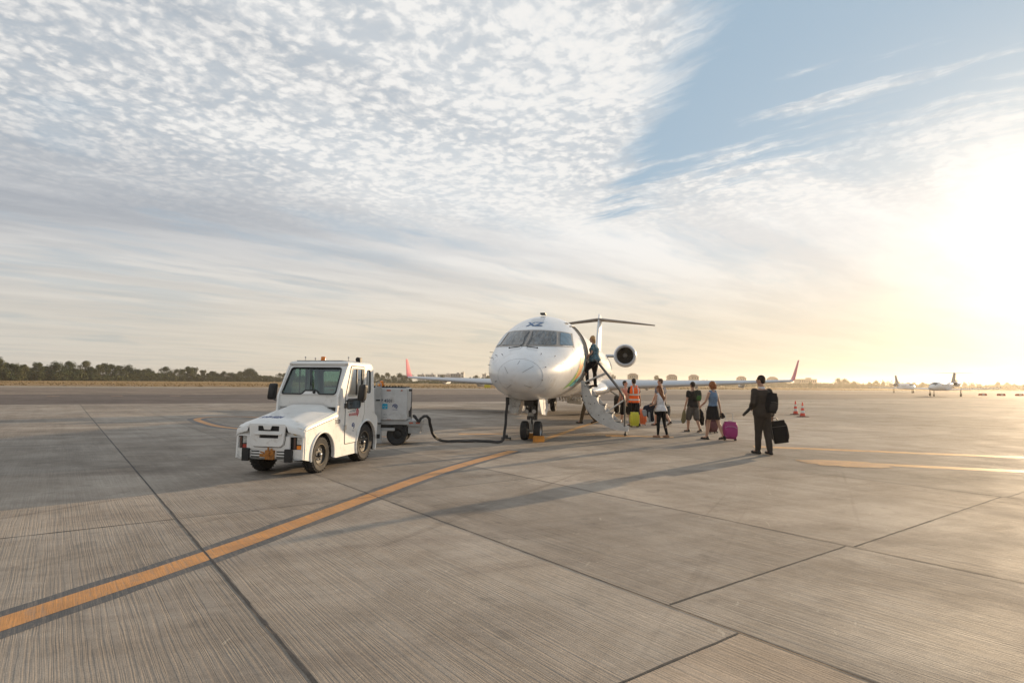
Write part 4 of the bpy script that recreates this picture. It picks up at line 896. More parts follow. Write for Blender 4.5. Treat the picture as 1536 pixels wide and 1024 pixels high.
mb = MB(); mb.box((1.07, 0, .54), (.34, 1.0, .13)); mb.box((1.07, 0, .39), (.30, .9, .2)); obj('cable_tray', mb, M_GPG, gpu, bevel=.01)
for x in (1.0, 1.17):
    mb = MB(); mb.box((x, -.502, .555), (.10, .012, .035)); obj('reflector', mb, mat('reflector_red', (.5, .12, .07), .3), gpu)
for x in (-.95, .44, .76): 
    mb = MB(); mb.box((x, -.578, 1.36), (.10 if x < .7 else .04, .012, .03)); obj('reflector', mb, MATS['reflector_red'], gpu)
for s in (-1, 1):
    for x in (-.72, .66):
        a, b = MB(), MB(); a2_ = a.lathe([(.14, -.07), (.23, -.09), (.26, -.05), (.26, .05), (.23, .09), (.14, .07)], (x, s * .44, .26), 'y', 28, False); b.lathe([(.03, -.06), (.1, -.04), (.145, -.07), (.145, .07), (.1, .04), (.03, .06)], (x, s * .44, .26), 'y', 20)
        q = obj('tyre', a, M_RUB, gpu); obj('rim', b, M_HUB, q)
mb = MB(); mb.box((.3, -.60, .40), (.62, .05, .07)); obj('step_bar', mb, M_GPG, gpu, bevel=.008)
mb = MB(); mb.box((0, -.66, .82), (.15, .045, 1.28)); mb.tube([(-.06, -.66, 1.44), (-.06, -.66, 1.52), (0, -.66, 1.56), (.06, -.66, 1.52), (.06, -.66, 1.44)], .014, 8); mb.box((0, -.66, .22), (.20, .07, .30)); mb.tube([(0, -.66, .3), (0, -.5, .42)], .03, 8); tb = obj('towbar', mb, M_GPG, gpu, bevel=.006); tb.location.x = .20
mb = MB(); mb.box((0, -.69, .55), (.19, .02, .03)); mb.box((0, -.69, .24), (.13, .02, .10)); mb.box((.0, -.69, 1.12), (.10, .02, .03)); obj('clamp', mb, M_BLACK, tb)
mb = MB(); mb.lathe([(.06, 0), (.06, .02), (.05, .03), (.045, .085), (.02, .10)], (.18, 0, 1.50), 'z', 18); mb.lathe([(.08, -.05), (.08, 0)], (.18, 0, 1.50), 'z', 18); obj('beacon', mb, M_AMB, gpu)
mb = MB(); mb.tube([(.93, -.48, 1.38), (1.0, -.5, 1.36), (1.0, -.5, .62)], .010, 6); mb.box((.97, -.5, 1.37), (.08, .05, .06)); mb.box((.97, -.50, .78), (.07, .06, .16)); mb.tube([(.97, -.5, .85), (1.0, -.5, .95)], .02, 8); obj('cable_hook', mb, M_DMETAL, gpu)
gm_ = lambda cx_, cz_: (lambda x, y: V((cx_ + x, -.5785, cz_ + y)))
obj('lettering', text_mb('AVP 4501', .105, bold=.003, fn=gm_(.33, 1.10)), M_TXT, gpu)
mb = MB(); mb.plate(rrect(.02, .90, .15, 1.03, .015), [rrect(.045, .955, .075, .975, .003, 1), rrect(.095, .955, .125, .975, .003, 1), rrect(.06, .92, .11, .935, .003, 1)], lambda u, v, w_: V((u + .27, -.578 - w_, v)), .003); obj('emblem', mb, M_CY, gpu)
mb = MB(); mb.tube([V((.60 + .055 * math.cos(t), -.579, .965 + .05 * math.sin(t))) for t in [-1.2 + 4.6 * k / 20 for k in range(21)]], .010, 5); mb.tube([V((.60 + .02 * math.cos(t), -.579, .965 + .02 * math.sin(t))) for t in [6.28 * k / 10 for k in range(11)]], .008, 5); obj('emblem', mb, M_TXB, gpu)
obj('lettering', text_mb('TLD GSE', .034, fn=gm_(.60, .88)), M_TXB, gpu); obj('lettering', text_mb('400 Hz  115 V', .034, fn=gm_(.42, .76)), M_TXT, gpu); obj('lettering', text_mb('28 V DC', .032, fn=gm_(.36, .69)), M_TXT, gpu); obj('lettering', text_mb('90 kVA', .03, fn=gm_(.46, .64)), M_TXR, gpu)
# power cable
c_ = [V((-2.44, 15.13, .74)), V((-2.36, 15.11, .66)), V((-2.30, 15.10, .60)), V((-2.24, 15.12, .68)), V((-2.14, 15.15, .73)), V((-2.06, 15.2, .66)), V((-2.03, 15.3, .45)), V((-1.97, 15.5, .22)), V((-1.82, 15.75, .07)), V((-1.5, 15.95, .04)), V((-1.1, 15.98, .04)), V((-.75, 16.05, .04)), V((-.45, 15.90, .04)), V((-.28, 15.78, .05)), V((-.20, 15.82, .12)), V((-.16, 15.9, .35)), V((-.13, 15.95, .75)), V((-.10, 16.0, 1.17))]
sp = []
for i in range(len(c_) - 1):
    p0, p1, p2, p3 = c_[max(i - 1, 0)], c_[i], c_[i + 1], c_[min(i + 2, len(c_) - 1)]
    for k in range(8):
        t = k / 8; sp.append(0.5 * ((2 * p1) + (p2 - p0) * t + (2 * p0 - 5 * p1 + 4 * p2 - p3) * t * t + (3 * p1 - p0 - 3 * p2 + p3) * t ** 3))
sp.append(c_[-1]); mb = MB()
for q in range(3):
    mb.tube([p + V((.018 * math.cos(i * .22 + q * 2.09), .018 * math.sin(i * .22 + q * 2.09), .014 * math.sin(i * .22 + q * 2.09))) for i, p in enumerate(sp)], .022, 8)
cb = obj('power_cable', mb, mat('cable_black', (.03, .027, .025), .6, var=.3), None); tag(cb, 'thick black power cable looping along the ground from cart to jet nose', 'cable')
mb = MB(); mb.tube([(-.10, 16.0, 1.0), (-.10, 16.0, 1.2)], .05, 12); obj('plug', mb, M_BLACK, cb)
mb = MB(); mb.box((-.13, 16.86, .05), (.28, .2, .04)); mb.box((-.13, 16.86, .10), (.10, .1, .08)); mb.lathe([(.02, -.02), (.04, -.02), (.04, .02), (.02, .02)], (-.24, 16.86, .04), 'x', 14); mb.lathe([(.02, -.02), (.04, -.02), (.04, .02), (.02, .02)], (-.02, 16.86, .04), 'x', 14)
tag(obj('cable_dolly', mb, M_DMETAL, None, bevel=.005), 'small dark metal cable dolly on the ground beside the upright cable', 'dolly')

# ------------------------------------------------------------------ people
M_SKIN = mat('skin', (0.50, 0.29, 0.20), 0.55, var=.06, scale=12); M_SKIN2 = mat('skin_tan', (0.40, 0.22, 0.145), 0.55, var=.06, scale=12)
def cloth(name, col, rough=.85, pat=None):
    return mat(name, col, rough, var=.14, scale=14, bump=.25, bscale=160, spec=.2, dirt=pat)
class Fig:
    def __init__(s, label, loc, heading, H, female=False, skin=None, lean=0.0, legs=((.25, .1, .03), (-.2, .15, .03)), arms=((.2, .12, .25, .1), (-.1, .12, .2, .1)), head=(0, 0), twist=0.0, z=0.0, seed=1, bulk=1.0, hairlen=0):
        s.k = k = H / 1.75; s.female = female; s.skin = skin or M_SKIN; s.seed = seed; s.bulk = bulk
        s.root = thing('person', label, 'person', (loc[0], loc[1], z), -R(heading))
        J = s.J = {}
        hip = V((0, 0, .92 * k)); sole = []
        for i, sd in enumerate((-1, 1)):
            p, kb, ab = legs[i][:3]; fp = legs[i][3] if len(legs[i]) > 3 else max(0, kb - p - .25) * .9
            h_ = hip + V((sd * .09 * k, 0, -.02 * k)); d1 = V((sd * math.sin(ab), math.sin(p) * math.cos(ab), -math.cos(p) * math.cos(ab)))
            kn = h_ + d1 * .425 * k; p2 = p - kb; d2 = V((sd * math.sin(ab * .4), math.sin(p2), -math.cos(p2))).normalized(); an = kn + d2 * .405 * k
            f_ = V((sd * .12, math.cos(fp), -math.sin(fp))).normalized(); up_ = V((0, math.sin(fp), math.cos(fp)))
            toe = an + f_ * .165 * k - up_ * .055 * k; heel = an - f_ * .055 * k - up_ * .055 * k
            J['h%d' % i], J['k%d' % i], J['a%d' % i], J['t%d' % i], J['e%d' % i] = h_, kn, an, toe, heel; sole += [toe.z - .028 * k, heel.z - .03 * k]
        dz = -min(sole)
        for q in J: J[q] = J[q] + V((0, 0, dz))
        hip = hip + V((0, 0, dz)); s.hip = hip
        up = V((0, math.sin(lean), math.cos(lean))); fw = V((0, math.cos(lean), -math.sin(lean))); s.up, s.fw = up, fw
        s.rt = V((math.cos(twist), math.sin(twist), 0))
        s.chest = hip + up * .36 * k; s.neck = hip + up * .555 * k + fw * .0; s.hc = s.neck + (up * .9 + V((0, .12, .1))).normalized() * .165 * k
        sw = (.155 if female else .172) * k * (bulk ** .5)
        s.head = head
        for i, sd in enumerate((-1, 1)):
            pt, ab, eb, inn = arms[i]; sh = hip + up * .478 * k + s.rt * sd * sw
            d1 = V((sd * math.sin(ab), math.sin(pt) * math.cos(ab), -math.cos(pt) * math.cos(ab))); el = sh + d1 * .285 * k
            d2 = V((sd * math.sin(ab) - sd * math.sin(inn), math.sin(pt + eb), -math.cos(pt + eb))).normalized(); wr = el + d2 * .25 * k
            J['s%d' % i], J['l%d' % i], J['w%d' % i] = sh, el, wr; J['d%d' % i] = d2; J['p%d' % i] = wr + d2 * .10 * k
        s.build()
    def torso(s, mb, lo=-.10, hi=.56, o=0.0, hem=0.0, top=1.0):
        k, b = s.k, s.bulk
        if s.female: prof = [(-.12, .10, .085), (-.05, .165, .115), (.02, .172, .118), (.10, .150, .10), (.18, .125, .088), (.28, .140, .10), (.38, .155, .112), (.46, .150, .088), (.515, .115, .07), (.545, .06, .055), (.58, .05, .05)]
        else: prof = [(-.12, .10, .085), (-.05, .155, .115), (.02, .160, .118), (.10, .152, .108), (.18, .148, .102), (.28, .165, .112), (.38, .182, .120), (.46, .180, .098), (.505, .150, .078), (.535, .095, .066), (.555, .068, .06), (.58, .058, .06)]
        rings = []
        for h_, rx, ry in prof:
            if h_ < lo or h_ > hi: continue
            g = o + hem * max(0, (.25 - h_)) ; bb = b if h_ < .45 else b ** .5
            c = s.hip + s.up * h_ * k + s.fw * (-.008 if .2 < h_ < .5 else 0) * k
            rt = V((1, 0, 0)).lerp(s.rt, max(0, min(1, h_ / .4)))
            rings.append([c + rt * math.cos(t) * (rx * bb + g) * k + s.fw * math.sin(t) * (ry * bb + g) * k for t in [6.2832 * j / 24 for j in range(24)]])
        if len(rings) > 1: mb.loft(rings)
    def legtube(s, mb, i, rad, to=1.0):
        J, k = s.J, s.k; pts = [J['h%d' % i], J['h%d' % i].lerp(J['k%d' % i], .5), J['k%d' % i], J['k%d' % i].lerp(J['a%d' % i], .35), J['a%d' % i]]
        mb.tube(pts[:to] if isinstance(to, int) else pts, [r * k for r in (rad[:to] if isinstance(to, int) else rad)], 16, cap='round')
    def armtube(s, mb, i, rad, to=5):
        J, k = s.J, s.k; pts = [J['s%d' % i], J['s%d' % i].lerp(J['l%d' % i], .5), J['l%d' % i], J['l%d' % i].lerp(J['w%d' % i], .4), J['w%d' % i]]
        mb.tube(pts[:to], [r * k for r in rad[:to]], 14, cap='round')
    def build(s):
        J, k, b = s.J, s.k, s.bulk; mb = MB(); f = .92 if s.female else 1.0
        s.torso(mb)
        for i in (0, 1):
            sd = -1 if i == 0 else 1
            s.legtube(mb, i, [.082 * b, .074 * b, .052, .055 * b ** .5, .036]); mb.tube([J['e%d' % i] + V((0, 0, .012)), J['a%d' % i].lerp(J['t%d' % i], .35), J['t%d' % i]], [.036 * k, .040 * k, .030 * k], 10, (1.1, .8), cap='round', up=(1, 0, 0)); mb.ball(J['a%d' % i], .038 * k)
            s.armtube(mb, i, [.052 * f * b ** .5, .044 * f * b ** .5, .036 * f, .036 * f, .024 * f]); mb.ball(J['s%d' % i], .053 * f * k)
            # hand: palm, four curled fingers, thumb
            d = J['d%d' % i]; n = V((-sd, 0, 0)); n = (n - d * n.dot(d)).normalized(); t = d.cross(n) * (sd); w_ = J['w%d' % i]
            mb.tube([w_, w_ + d * .045 * k, w_ + d * .088 * k], [.024 * k, .036 * k, .034 * k], 12, (.48, 1), cap='round', up=n)
            for q, (o, ln, cu) in enumerate(((-.028, .070, .6), (-.009, .078, .75), (.010, .074, .85), (.028, .058, .95))):
                r0 = w_ + d * .086 * k + t * o * k; r1 = r0 + (d * math.cos(cu * .5) + n * math.sin(cu * .5)) * ln * .5 * k; r2 = r1 + (d * math.cos(cu * 1.5) + n * math.sin(cu * 1.5)) * ln * .5 * k
                mb.tube([r0, r1, r2], [.0095 * k, .009 * k, .0078 * k], 8, cap='round')
            th0 = w_ + d * .03 * k - t * .026 * k; th1 = th0 + (d * .7 - t * .5 + n * .3).normalized() * .04 * k; mb.tube([th0, th1, th1 + (d + n * .5).normalized() * .03 * k], [.013 * k, .011 * k, .009 * k], 8, cap='round')
        mb.tube([s.neck - s.up * .05 * k, s.neck + s.up * .06 * k, s.hc - s.up * .04 * k], [.055 * k * f, .050 * k * f, .052 * k * f], 14)
        yw, pt = s.head; fwd = V((math.sin(yw) * math.cos(pt), math.cos(yw) * math.cos(pt), math.sin(pt))); rt = fwd.cross(V((0, 0, 1))).normalized(); u = rt.cross(fwd); s.F, s.Rt, s.U = fwd, rt, u
        m = Matrix((rt, fwd, u)).transposed(); h = s.hc; s.m = m
        mb.ball(h + u * .022 * k, (.074 * k, .092 * k, .092 * k), 20, 14, m); mb.ball(h - u * .045 * k + fwd * .022 * k, (.056 * k, .066 * k, .068 * k), 16, 10, m)
        mb.tube([h + fwd * .088 * k + u * .015 * k, h + fwd * .108 * k - u * .018 * k], [.008 * k, .015 * k], 8, cap='round'); mb.ball(h + fwd * .080 * k - u * .055 * k, (.024 * k, .014 * k, .010 * k), 10, 6, m); mb.ball(h + fwd * .068 * k - u * .095 * k, .022 * k)
        for sd in (-1, 1): mb.ball(h + rt * sd * .076 * k - fwd * .002 * k - u * .006 * k, (.010 * k, .020 * k, .032 * k), 10, 6, m)
        s.body = remeshed('body', mb, s.skin, s.root, .0095 * k)
        for sd in (-1, 1):
            mb = MB(); mb.ball(h + rt * sd * .031 * k + fwd * .083 * k + u * .014 * k, .0125 * k, 10, 7); obj('eye', mb, mat('eye_dark', (.05, .04, .035), .2), s.root)
            mb = MB(); mb.tube([h + rt * sd * .016 * k + fwd * .094 * k + u * .034 * k, h + rt * sd * .05 * k + fwd * .082 * k + u * .036 * k], .004 * k, 6); obj('eyebrow', mb, mat('brow_dark', (.07, .04, .025), .8), s.root)
        mb = MB(); mb.ball(h + fwd * .091 * k - u * .053 * k, (.022 * k, .008 * k, .007 * k), 10, 6, m); obj('lips', mb, mat('lips', (.42, .16, .13), .5), s.root)
    def hair(s, m, kind='short'):
        h, u, f_, r_, k = s.hc, s.U, s.F, s.Rt, s.k; mb = MB()
        mb.ball(h + u * .036 * k - f_ * .014 * k, (.082 * k, .094 * k, .092 * k), 20, 14, s.m)
        mb.ball(h - f_ * .045 * k - u * .02 * k, (.068 * k, .052 * k, .06 * k), 16, 10, s.m)
        fold = .004
        if kind == 'long':
            b = s.neck + V((0, 0, 0)); mb.tube([h - f_ * .05 * k + u * .03 * k, h - f_ * .075 * k - u * .07 * k, b - s.fw * .085 * k - s.up * .03 * k, b - s.fw * .125 * k - s.up * .16 * k + s.rt * .02, b - s.fw * .12 * k - s.up * .27 * k + s.rt * .03], [.072 * k, .078 * k, .080 * k, .066 * k, .03 * k], 16, (1.15, .55), cap='round', up=s.rt); fold = .008
        elif kind == 'bob':
            for a in (-1, 0, 1): mb.tube([h + r_ * a * .045 * k - f_ * .02 * k + u * .04 * k, h + r_ * a * .082 * k - f_ * .035 * k - u * .02 * k, h + r_ * a * .080 * k - f_ * .045 * k - u * .085 * k], [.062 * k, .062 * k, .045 * k], 14, cap='round')
            fold = .014
        elif kind == 'mid':
            for a in (-1, 0, 1): mb.tube([h + r_ * a * .04 * k - f_ * .02 * k + u * .03 * k, h + r_ * a * .058 * k - f_ * .05 * k - u * .04 * k, h + r_ * a * .05 * k - f_ * .065 * k - u * .12 * k], [.058 * k, .05 * k, .03 * k], 14, cap='round')
            fold = .010
        return remeshed('hair', mb, m, s.root, .0085, 2, fold, (30, 30, 9 if kind != 'short' else 30), s.seed)
    def top(s, m, sleeve=2, o=.016, hem=.0, length=-.06, name='shirt', fold=.010, collar=False):
        mb = MB(); s.torso(mb, length, .53 if not collar else .57, o, hem); b = s.bulk ** .5; f = .92 if s.female else 1
        for i in (0, 1):
            if sleeve: mb.ball(s.J['s%d' % i], (.048 * f + o * .8) * s.k)
            if sleeve == 2: s.armtube(mb, i, [(.052 * f * b + o), (.05 * f * b + o), .0], 2)
            elif sleeve == 5: s.armtube(mb, i, [(.054 * f * b + o), (.050 * f * b + o), (.044 + o), (.042 + o), (.032 + o * .8)], 5)
            elif sleeve == 0:
                mb.tube([s.J['s%d' % i].lerp(s.neck, .35) - s.up * .06 * s.k, s.J['s%d' % i].lerp(s.neck, .42) + s.up * .035 * s.k], .04 * s.k, 10, (1, 1.5), cap='round')
        return remeshed(name, mb, m, s.root, .011, 3, fold, (9, 9, 6), s.seed)
    def bottoms(s, m, kind='trousers', o=.016, name=None):
        mb = MB(); s.torso(mb, -.13, .12, o); b = s.bulk
        if kind == 'trousers':
            for i in (0, 1): s.legtube(mb, i, [(.088 * b + o), (.078 * b + o), (.062 + o), (.058 + o), (.050 + o)])
        elif kind == 'leggings':
            for i in (0, 1): s.legtube(mb, i, [(.084 * b + .006), (.075 * b + .006), (.056), (.056), (.040)])
        elif kind == 'shorts':
            for i in (0, 1): s.legtube(mb, i, [(.092 * b + o), (.090 * b + o), (.080 + o)], 3)
        elif kind == 'skirt':
            J = s.J; lo = (J['k0'] + J['k1']) / 2; k = s.k; c0 = s.hip
            c1 = c0.lerp(lo, .25); c2 = c0.lerp(lo, .50); c3 = c0.lerp(lo, .72)
            mb.loft([[c + V((math.cos(t) * rx * k, math.sin(t) * ry * k, 0)) for t in [6.2832 * j / 24 for j in range(24)]] for c, rx, ry in ((c0 + V((0, 0, .1 * k)), .17, .13), (c0, .195, .145), (c1, .215, .165), (c2, .228, .18), (c3, .235, .185))])
        return remeshed(name or {'trousers': 'trousers', 'leggings': 'trousers', 'shorts': 'shorts', 'skirt': 'skirt'}[kind], mb, m, s.root, .011, 3, .009 if kind != 'leggings' else .004, (8, 8, 5) if kind != 'skirt' else (16, 16, 2), s.seed + 5)
    def shoes(s, m, sole=None, high=0.0):
        J, k = s.J, s.k
        for i in (0, 1):
            mb = MB(); e, a, t = J['e%d' % i], J['a%d' % i], J['t%d' % i]; u = V((0, 0, 1))
            mb.tube([e, e.lerp(t, .45) + (a - e) * .12, t, t + (t - e).normalized() * .03 * k], [.043 * k, .047 * k, .041 * k, .028 * k], 12, (1.02, .85), cap='round', up=(1, 0, 0)); mb.ball(e.lerp(a, .4), (.043 * k, .05 * k, .05 * k))
            sh = remeshed('shoe', mb, m, s.root, .009, 2)
            if sole:
                mb = MB(); n = (a - e.lerp(t, .25)).normalized(); mb.tube([e - n * .022 * k, e.lerp(t, .5) - n * .022 * k, t + (t - e).normalized() * .03 * k - n * .022 * k], [.044 * k, .048 * k, .036 * k], 12, (1.05, .32), cap='round', up=(1, 0, 0)); obj('sole', mb, sole, sh)
    def W(s, p):
        return s.root.matrix_basis @ V(p) if False else (Matrix.Rotation(s.root.rotation_euler[2], 4, 'Z') @ V(p)) + s.root.location

H_DK = cloth('hair_dark', (.035, .024, .018), .7); H_BR = cloth('hair_auburn', (.20, .075, .028), .6); H_RD = cloth('hair_copper', (.26, .09, .03), .6); H_BL = cloth('hair_blond', (.42, .25, .11), .6); H_GR = cloth('hair_brown', (.12, .075, .05), .7)
S_BLK = cloth('shoe_black', (.025, .023, .022), .5); S_TAN = cloth('shoe_tan', (.30, .17, .10), .6); SOLE = cloth('sole_pale', (.45, .42, .38), .7)
C_BLACK = cloth('black_cloth', (.010, .0095, .011)); C_CHAR = cloth('charcoal_cloth', (.026, .024, .023)); C_SUIT = cloth('suit_brown_grey', (.040, .032, .026), .8); C_WHITE = cloth('white_cloth', (.62, .60, .60)); C_BLUE = cloth('blue_cloth', (.135, .20, .29)); C_GREY = cloth('grey_blue_cloth', (.17, .18, .22))
C_HIVIS = mat('hivis_orange', (.95, .135, .012), .7, var=.06, bump=.2, bscale=90); C_REFL = mat('reflective_tape', (.62, .60, .55), .3, metal=.3)
C_SHORT = cloth('shorts_grey', (.095, .088, .08)); C_PINK = cloth('pink_cloth', (.50, .26, .20)); C_FLOR = mat('floral_blouse', (.075, .15, .19), .8, var=.6, scale=24, bump=.2, spec=.2, dirt=((.36, .38, .36), .8, 16, .50)); C_OLIVE = cloth('olive_cloth', (.11, .08, .045))
C_DKBLUE = cloth('navy_cloth', (.02, .024, .04))

def gxy(p): return (p[0], p[1])
# man in the suit, nearest
suit = Fig('man in a dark suit walking toward the jet with a backpack on one shoulder', (5.83, 14.03), -12, 1.80, legs=((.13, .04, -.035), (-.12, .12, -.03)), arms=((-.22, .30, 1.30, .75), (-.04, .14, .10, .0)), head=(-.55, -.10), skin=M_SKIN2, seed=1, bulk=1.06, lean=.03)
suit.top(C_SUIT, 5, .026, .10, -.12, 'jacket', .009); suit.bottoms(C_SUIT); suit.hair(H_DK); suit.shoes(S_BLK)
mb = MB(); mb.tube([suit.neck - suit.up * .022, suit.neck + suit.up * .025], [.078, .070], 20); obj('shirt_collar', mb, C_WHITE, suit.root)
# woman in the blue top
blu = Fig('woman with curly copper hair in a blue sleeveless top and short black skirt', (5.87, 17.60), -28, 1.68, True, legs=((.22, .06, .03), (-.30, .14, .03)), arms=((.25, .30, .8, .5), (-.10, .26, .10, .0)), head=(-.2, -.05), seed=2)
blu.top(C_BLUE, 0, .013, .02, .02, 'top', .006); blu.bottoms(C_BLACK, 'skirt'); blu.hair(H_RD, 'bob'); blu.shoes(S_BLK, C_BLACK)
# man in the black T-shirt
blk = Fig('man in a black T-shirt and grey shorts carrying a small green and black backpack', (6.10, 20.28), -18, 1.68, legs=((.30, .28, .04), (-.16, .30, .03)), arms=((.02, .24, .12, .0), (.0, .22, .25, .0)), skin=M_SKIN2, seed=3)
blk.top(C_CHAR, 2, .022, .10, -.08, 'shirt', .010); blk.bottoms(C_SHORT, 'shorts', .028); blk.hair(H_DK); blk.shoes(S_BLK, SOLE)
# woman in white
wht = Fig('woman with long auburn hair in a white tank top carrying a dark coat', (4.49, 18.11), -32, 1.54, True, legs=((.10, .05, .0), (-.14, .16, .0)), arms=((.10, .24, 1.20, .35), (.25, .10, .9, .5)), head=(-.2, -.15), seed=4, lean=.10)
wht.top(C_WHITE, 0, .020, .16, -.10, 'tank_top', .008); wht.bottoms(C_BLACK, 'leggings'); wht.hair(H_BR, 'long'); wht.shoes(S_TAN, S_TAN)
# man in grey behind her
gry = Fig('man in a grey-blue T-shirt walking beyond the woman in white', (5.74, 23.2), -30, 1.80, legs=((.25, .10, .03), (-.3, .35, .02)), arms=((.2, .15, .3, .1), (.02, .20, .10, .0)), head=(-.7, .0), seed=5)
gry.top(C_GREY, 2, .020, .05, -.08, 'shirt', .010); gry.bottoms(C_BLACK, 'shorts', .022); gry.hair(H_GR); gry.shoes(S_BLK, SOLE)
# orange vest
vst = Fig('ground worker in an orange high-visibility vest walking away beside the airstair', (4.60, 22.65), -15, 1.78, legs=((.18, .06, .02), (-.16, .22, .02)), arms=((.05, .20, .25, .1), (.0, .20, .15, .0)), seed=6, skin=M_SKIN2)
vst.top(C_BLACK, 2, .014, .0, -.05, 'shirt'); vv = vst.top(C_HIVIS, 0, .032, .06, -.10, 'safety_vest', .008); vst.bottoms(C_BLACK, 'shorts', .02); vst.hair(H_DK); vst.shoes(S_BLK)
for hh in (.06, .245):
    mb = MB(); k = vst.k; c = vst.hip + vst.up * hh * k; rx, ry = (.152 + .05 + .01 * (hh < .1), .108 + .055) if hh < .2 else (.162 + .042, .11 + .046)
    L = [[c + V((math.cos(t) * (rx + .004) * k, math.sin(t) * (ry + .004) * k, z)) for t in [6.2832 * j / 32 for j in range(32)]] for z in (-.028, .028)]; mb.loft(L, cap=False); obj('reflective_band', mb, C_REFL, vv)
for sd in (-1, 1):
    mb = MB(); k = vst.k; P0 = [vst.hip + V((sd * x * k, -y * k, z * k)) for x, y, z in ((.10, .148, .27), (.105, .155, .38), (.10, .128, .47), (.09, .085, .525))]
    mb.loft([[p + V((-.02, -.006, 0)), p + V((.02, -.006, 0)), p + V((.02, .004, 0)), p + V((-.02, .004, 0))] for p in P0]); obj('reflective_band', mb, C_REFL, vv)
# companion
cmp_ = Fig('person in a pinkish shirt half hidden behind the orange vest wearer', (4.42, 23.4), -25, 1.70, legs=((.2, .08, .02), (-.2, .2, .02)), arms=((.1, .2, .3, .1), (.1, .2, .3, .1)), head=(2.6, 0), seed=7)
cmp_.top(C_PINK, 2, .018, .02, -.08); cmp_.bottoms(C_BLACK, 'shorts', .02); cmp_.hair(H_DK); cmp_.shoes(S_BLK)
# crew member by the nose, seen from the thighs down
crw = Fig('person in dark olive trousers standing under the jet beside the airstair', (3.02, 24.2), -75, 1.74, legs=((.30, .08, .02), (-.22, .40, .02)), arms=((.3, .1, .6, .2), (.2, .1, .5, .2)), seed=8)
crw.top(C_OLIVE, 5, .02, .02, -.08); crw.bottoms(C_OLIVE); crw.hair(H_DK); crw.shoes(S_BLK)
# passenger on the stairs
pos = jw2(1.60, 4.90)
st_ = Fig('blond woman in a blue patterned blouse climbing the top of the airstair', (pos.x, pos.y), -86, 1.60, True, legs=((.72, .78, .03, 0), (-.02, .02, .02, 0)), arms=((.35, .18, .6, .3), (.25, .14, .55, .2)), head=(.0, -.05), seed=9, z=1.475, bulk=1.42, lean=.08)
st_.top(C_FLOR, 2, .020, .10, -.10, 'blouse', .010); st_.bottoms(C_BLACK, 'trousers', .008); st_.hair(H_BL, 'mid'); st_.shoes(S_BLK)
PEOPLE = (suit, blu, blk, wht, gry, vst, cmp_, crw, st_)

# ------------------------------------------------------------------ bags and cases
def softbox(mb, w_, d_, h_, c=(0, 0, 0), r=.25, taper=.0, bulge=.12):
    """rounded upright bag body"""
    c = V(c); rings = []; n = 10
    for i in range(n + 1):
        t = i / n; z = -h_ / 2 + h_ * t; e = abs(2 * t - 1); sh = math.sqrt(max(0.0, 1 - e ** 6)) * (1 - .12 * e ** 3) if 0 < i < n else .80
        rings.append([c + V((x * w_ / 2 * sh * (1 - taper * t), y * d_ / 2 * sh * (1 + bulge * (1 - e * e)), z)) for x, y in rrect(-1, -1, 1, 1, r, 3)])
    return mb.loft(rings)
def trolley(name, label, loc, yaw, w_, d_, h_, m, trim, cat='suitcase', handle=.35, tilt=(0, 0), hard=False, wheels=4, group=None, pocket=True):
    t = thing(name, label, cat, loc, R(yaw), group); t.rotation_euler = (tilt[0], tilt[1], R(yaw))
    z0 = .05 if wheels else 0
    mb = MB(); softbox(mb, w_, d_, h_, (0, 0, z0 + h_ / 2), .30); bd = obj('shell', mb, m, t, angle=60)
    if hard:
        for k in range(5):
            mb = MB(); x = -w_ * .36 + k * w_ * .18; mb.tube([(x, -d_ * .56, z0 + .08), (x, -d_ * .585, z0 + h_ * .5), (x, -d_ * .56, z0 + h_ - .07)], .008, 6); obj('rib', mb, m, bd)
    elif pocket:
        mb = MB(); softbox(mb, w_ * .80, .06, h_ * .55, (0, -d_ * .53, z0 + h_ * .36), .3); pk = obj('front_pocket', mb, m, t, angle=60)
        mb = MB(); mb.tube([(-w_ * .42, -d_ * .585, z0 + h_ * .62), (-w_ * .2, -d_ * .6, z0 + h_ * .70), (w_ * .2, -d_ * .6, z0 + h_ * .70), (w_ * .42, -d_ * .585, z0 + h_ * .62)], .009, 6); mb.tube([(-w_ * .36, -d_ * .59, z0 + .05), (-w_ * .36, -d_ * .62, z0 + h_ * .55)], .007, 6); mb.tube([(-w_ * .30, -d_ * .60, z0 + .05), (-w_ * .30, -d_ * .63, z0 + h_ * .55)], .006, 6); obj('zip', mb, trim, pk)
    mb = MB(); mb.tube([V((x * w_ / 2, y, z)) for x, z in ((-1.0, z0 + .08), (-1.0, z0 + h_ - .09), (-.8, z0 + h_ - .01), (.8, z0 + h_ - .01), (1.0, z0 + h_ - .09), (1.0, z0 + .08)) for y in (0,)], .008, 6); obj('piping', mb, trim, bd)
    mb = MB(); mb.tube([(-.06, 0, z0 + h_ - .005), (-.05, 0, z0 + h_ + .03), (.05, 0, z0 + h_ + .03), (.06, 0, z0 + h_ - .005)], .011, 8); obj('carry_handle', mb, trim, t)
    if handle:
        hw_ = w_ * .25; mb = MB(); mb.tube([(-hw_, d_ * .42, z0 + h_ * .9), (-hw_, d_ * .42, z0 + h_ + handle), (hw_, d_ * .42, z0 + h_ + handle), (hw_, d_ * .42, z0 + h_ * .9)], .010, 8); obj('pull_handle', mb, M_METAL if trim is not C_BLACK else M_BLACK, t)
    if wheels:
        for x in (-1, 1):
            for y in ((-1, 1) if wheels == 4 else (1,)):
                mb = MB(); mb.lathe([(.008, -.014), (.026, -.014), (.03, 0), (.026, .014), (.008, .014)], (x * w_ * .36, y * d_ * .32, .03), 'x', 14); obj('wheel', mb, M_BLACK, t)
    return t
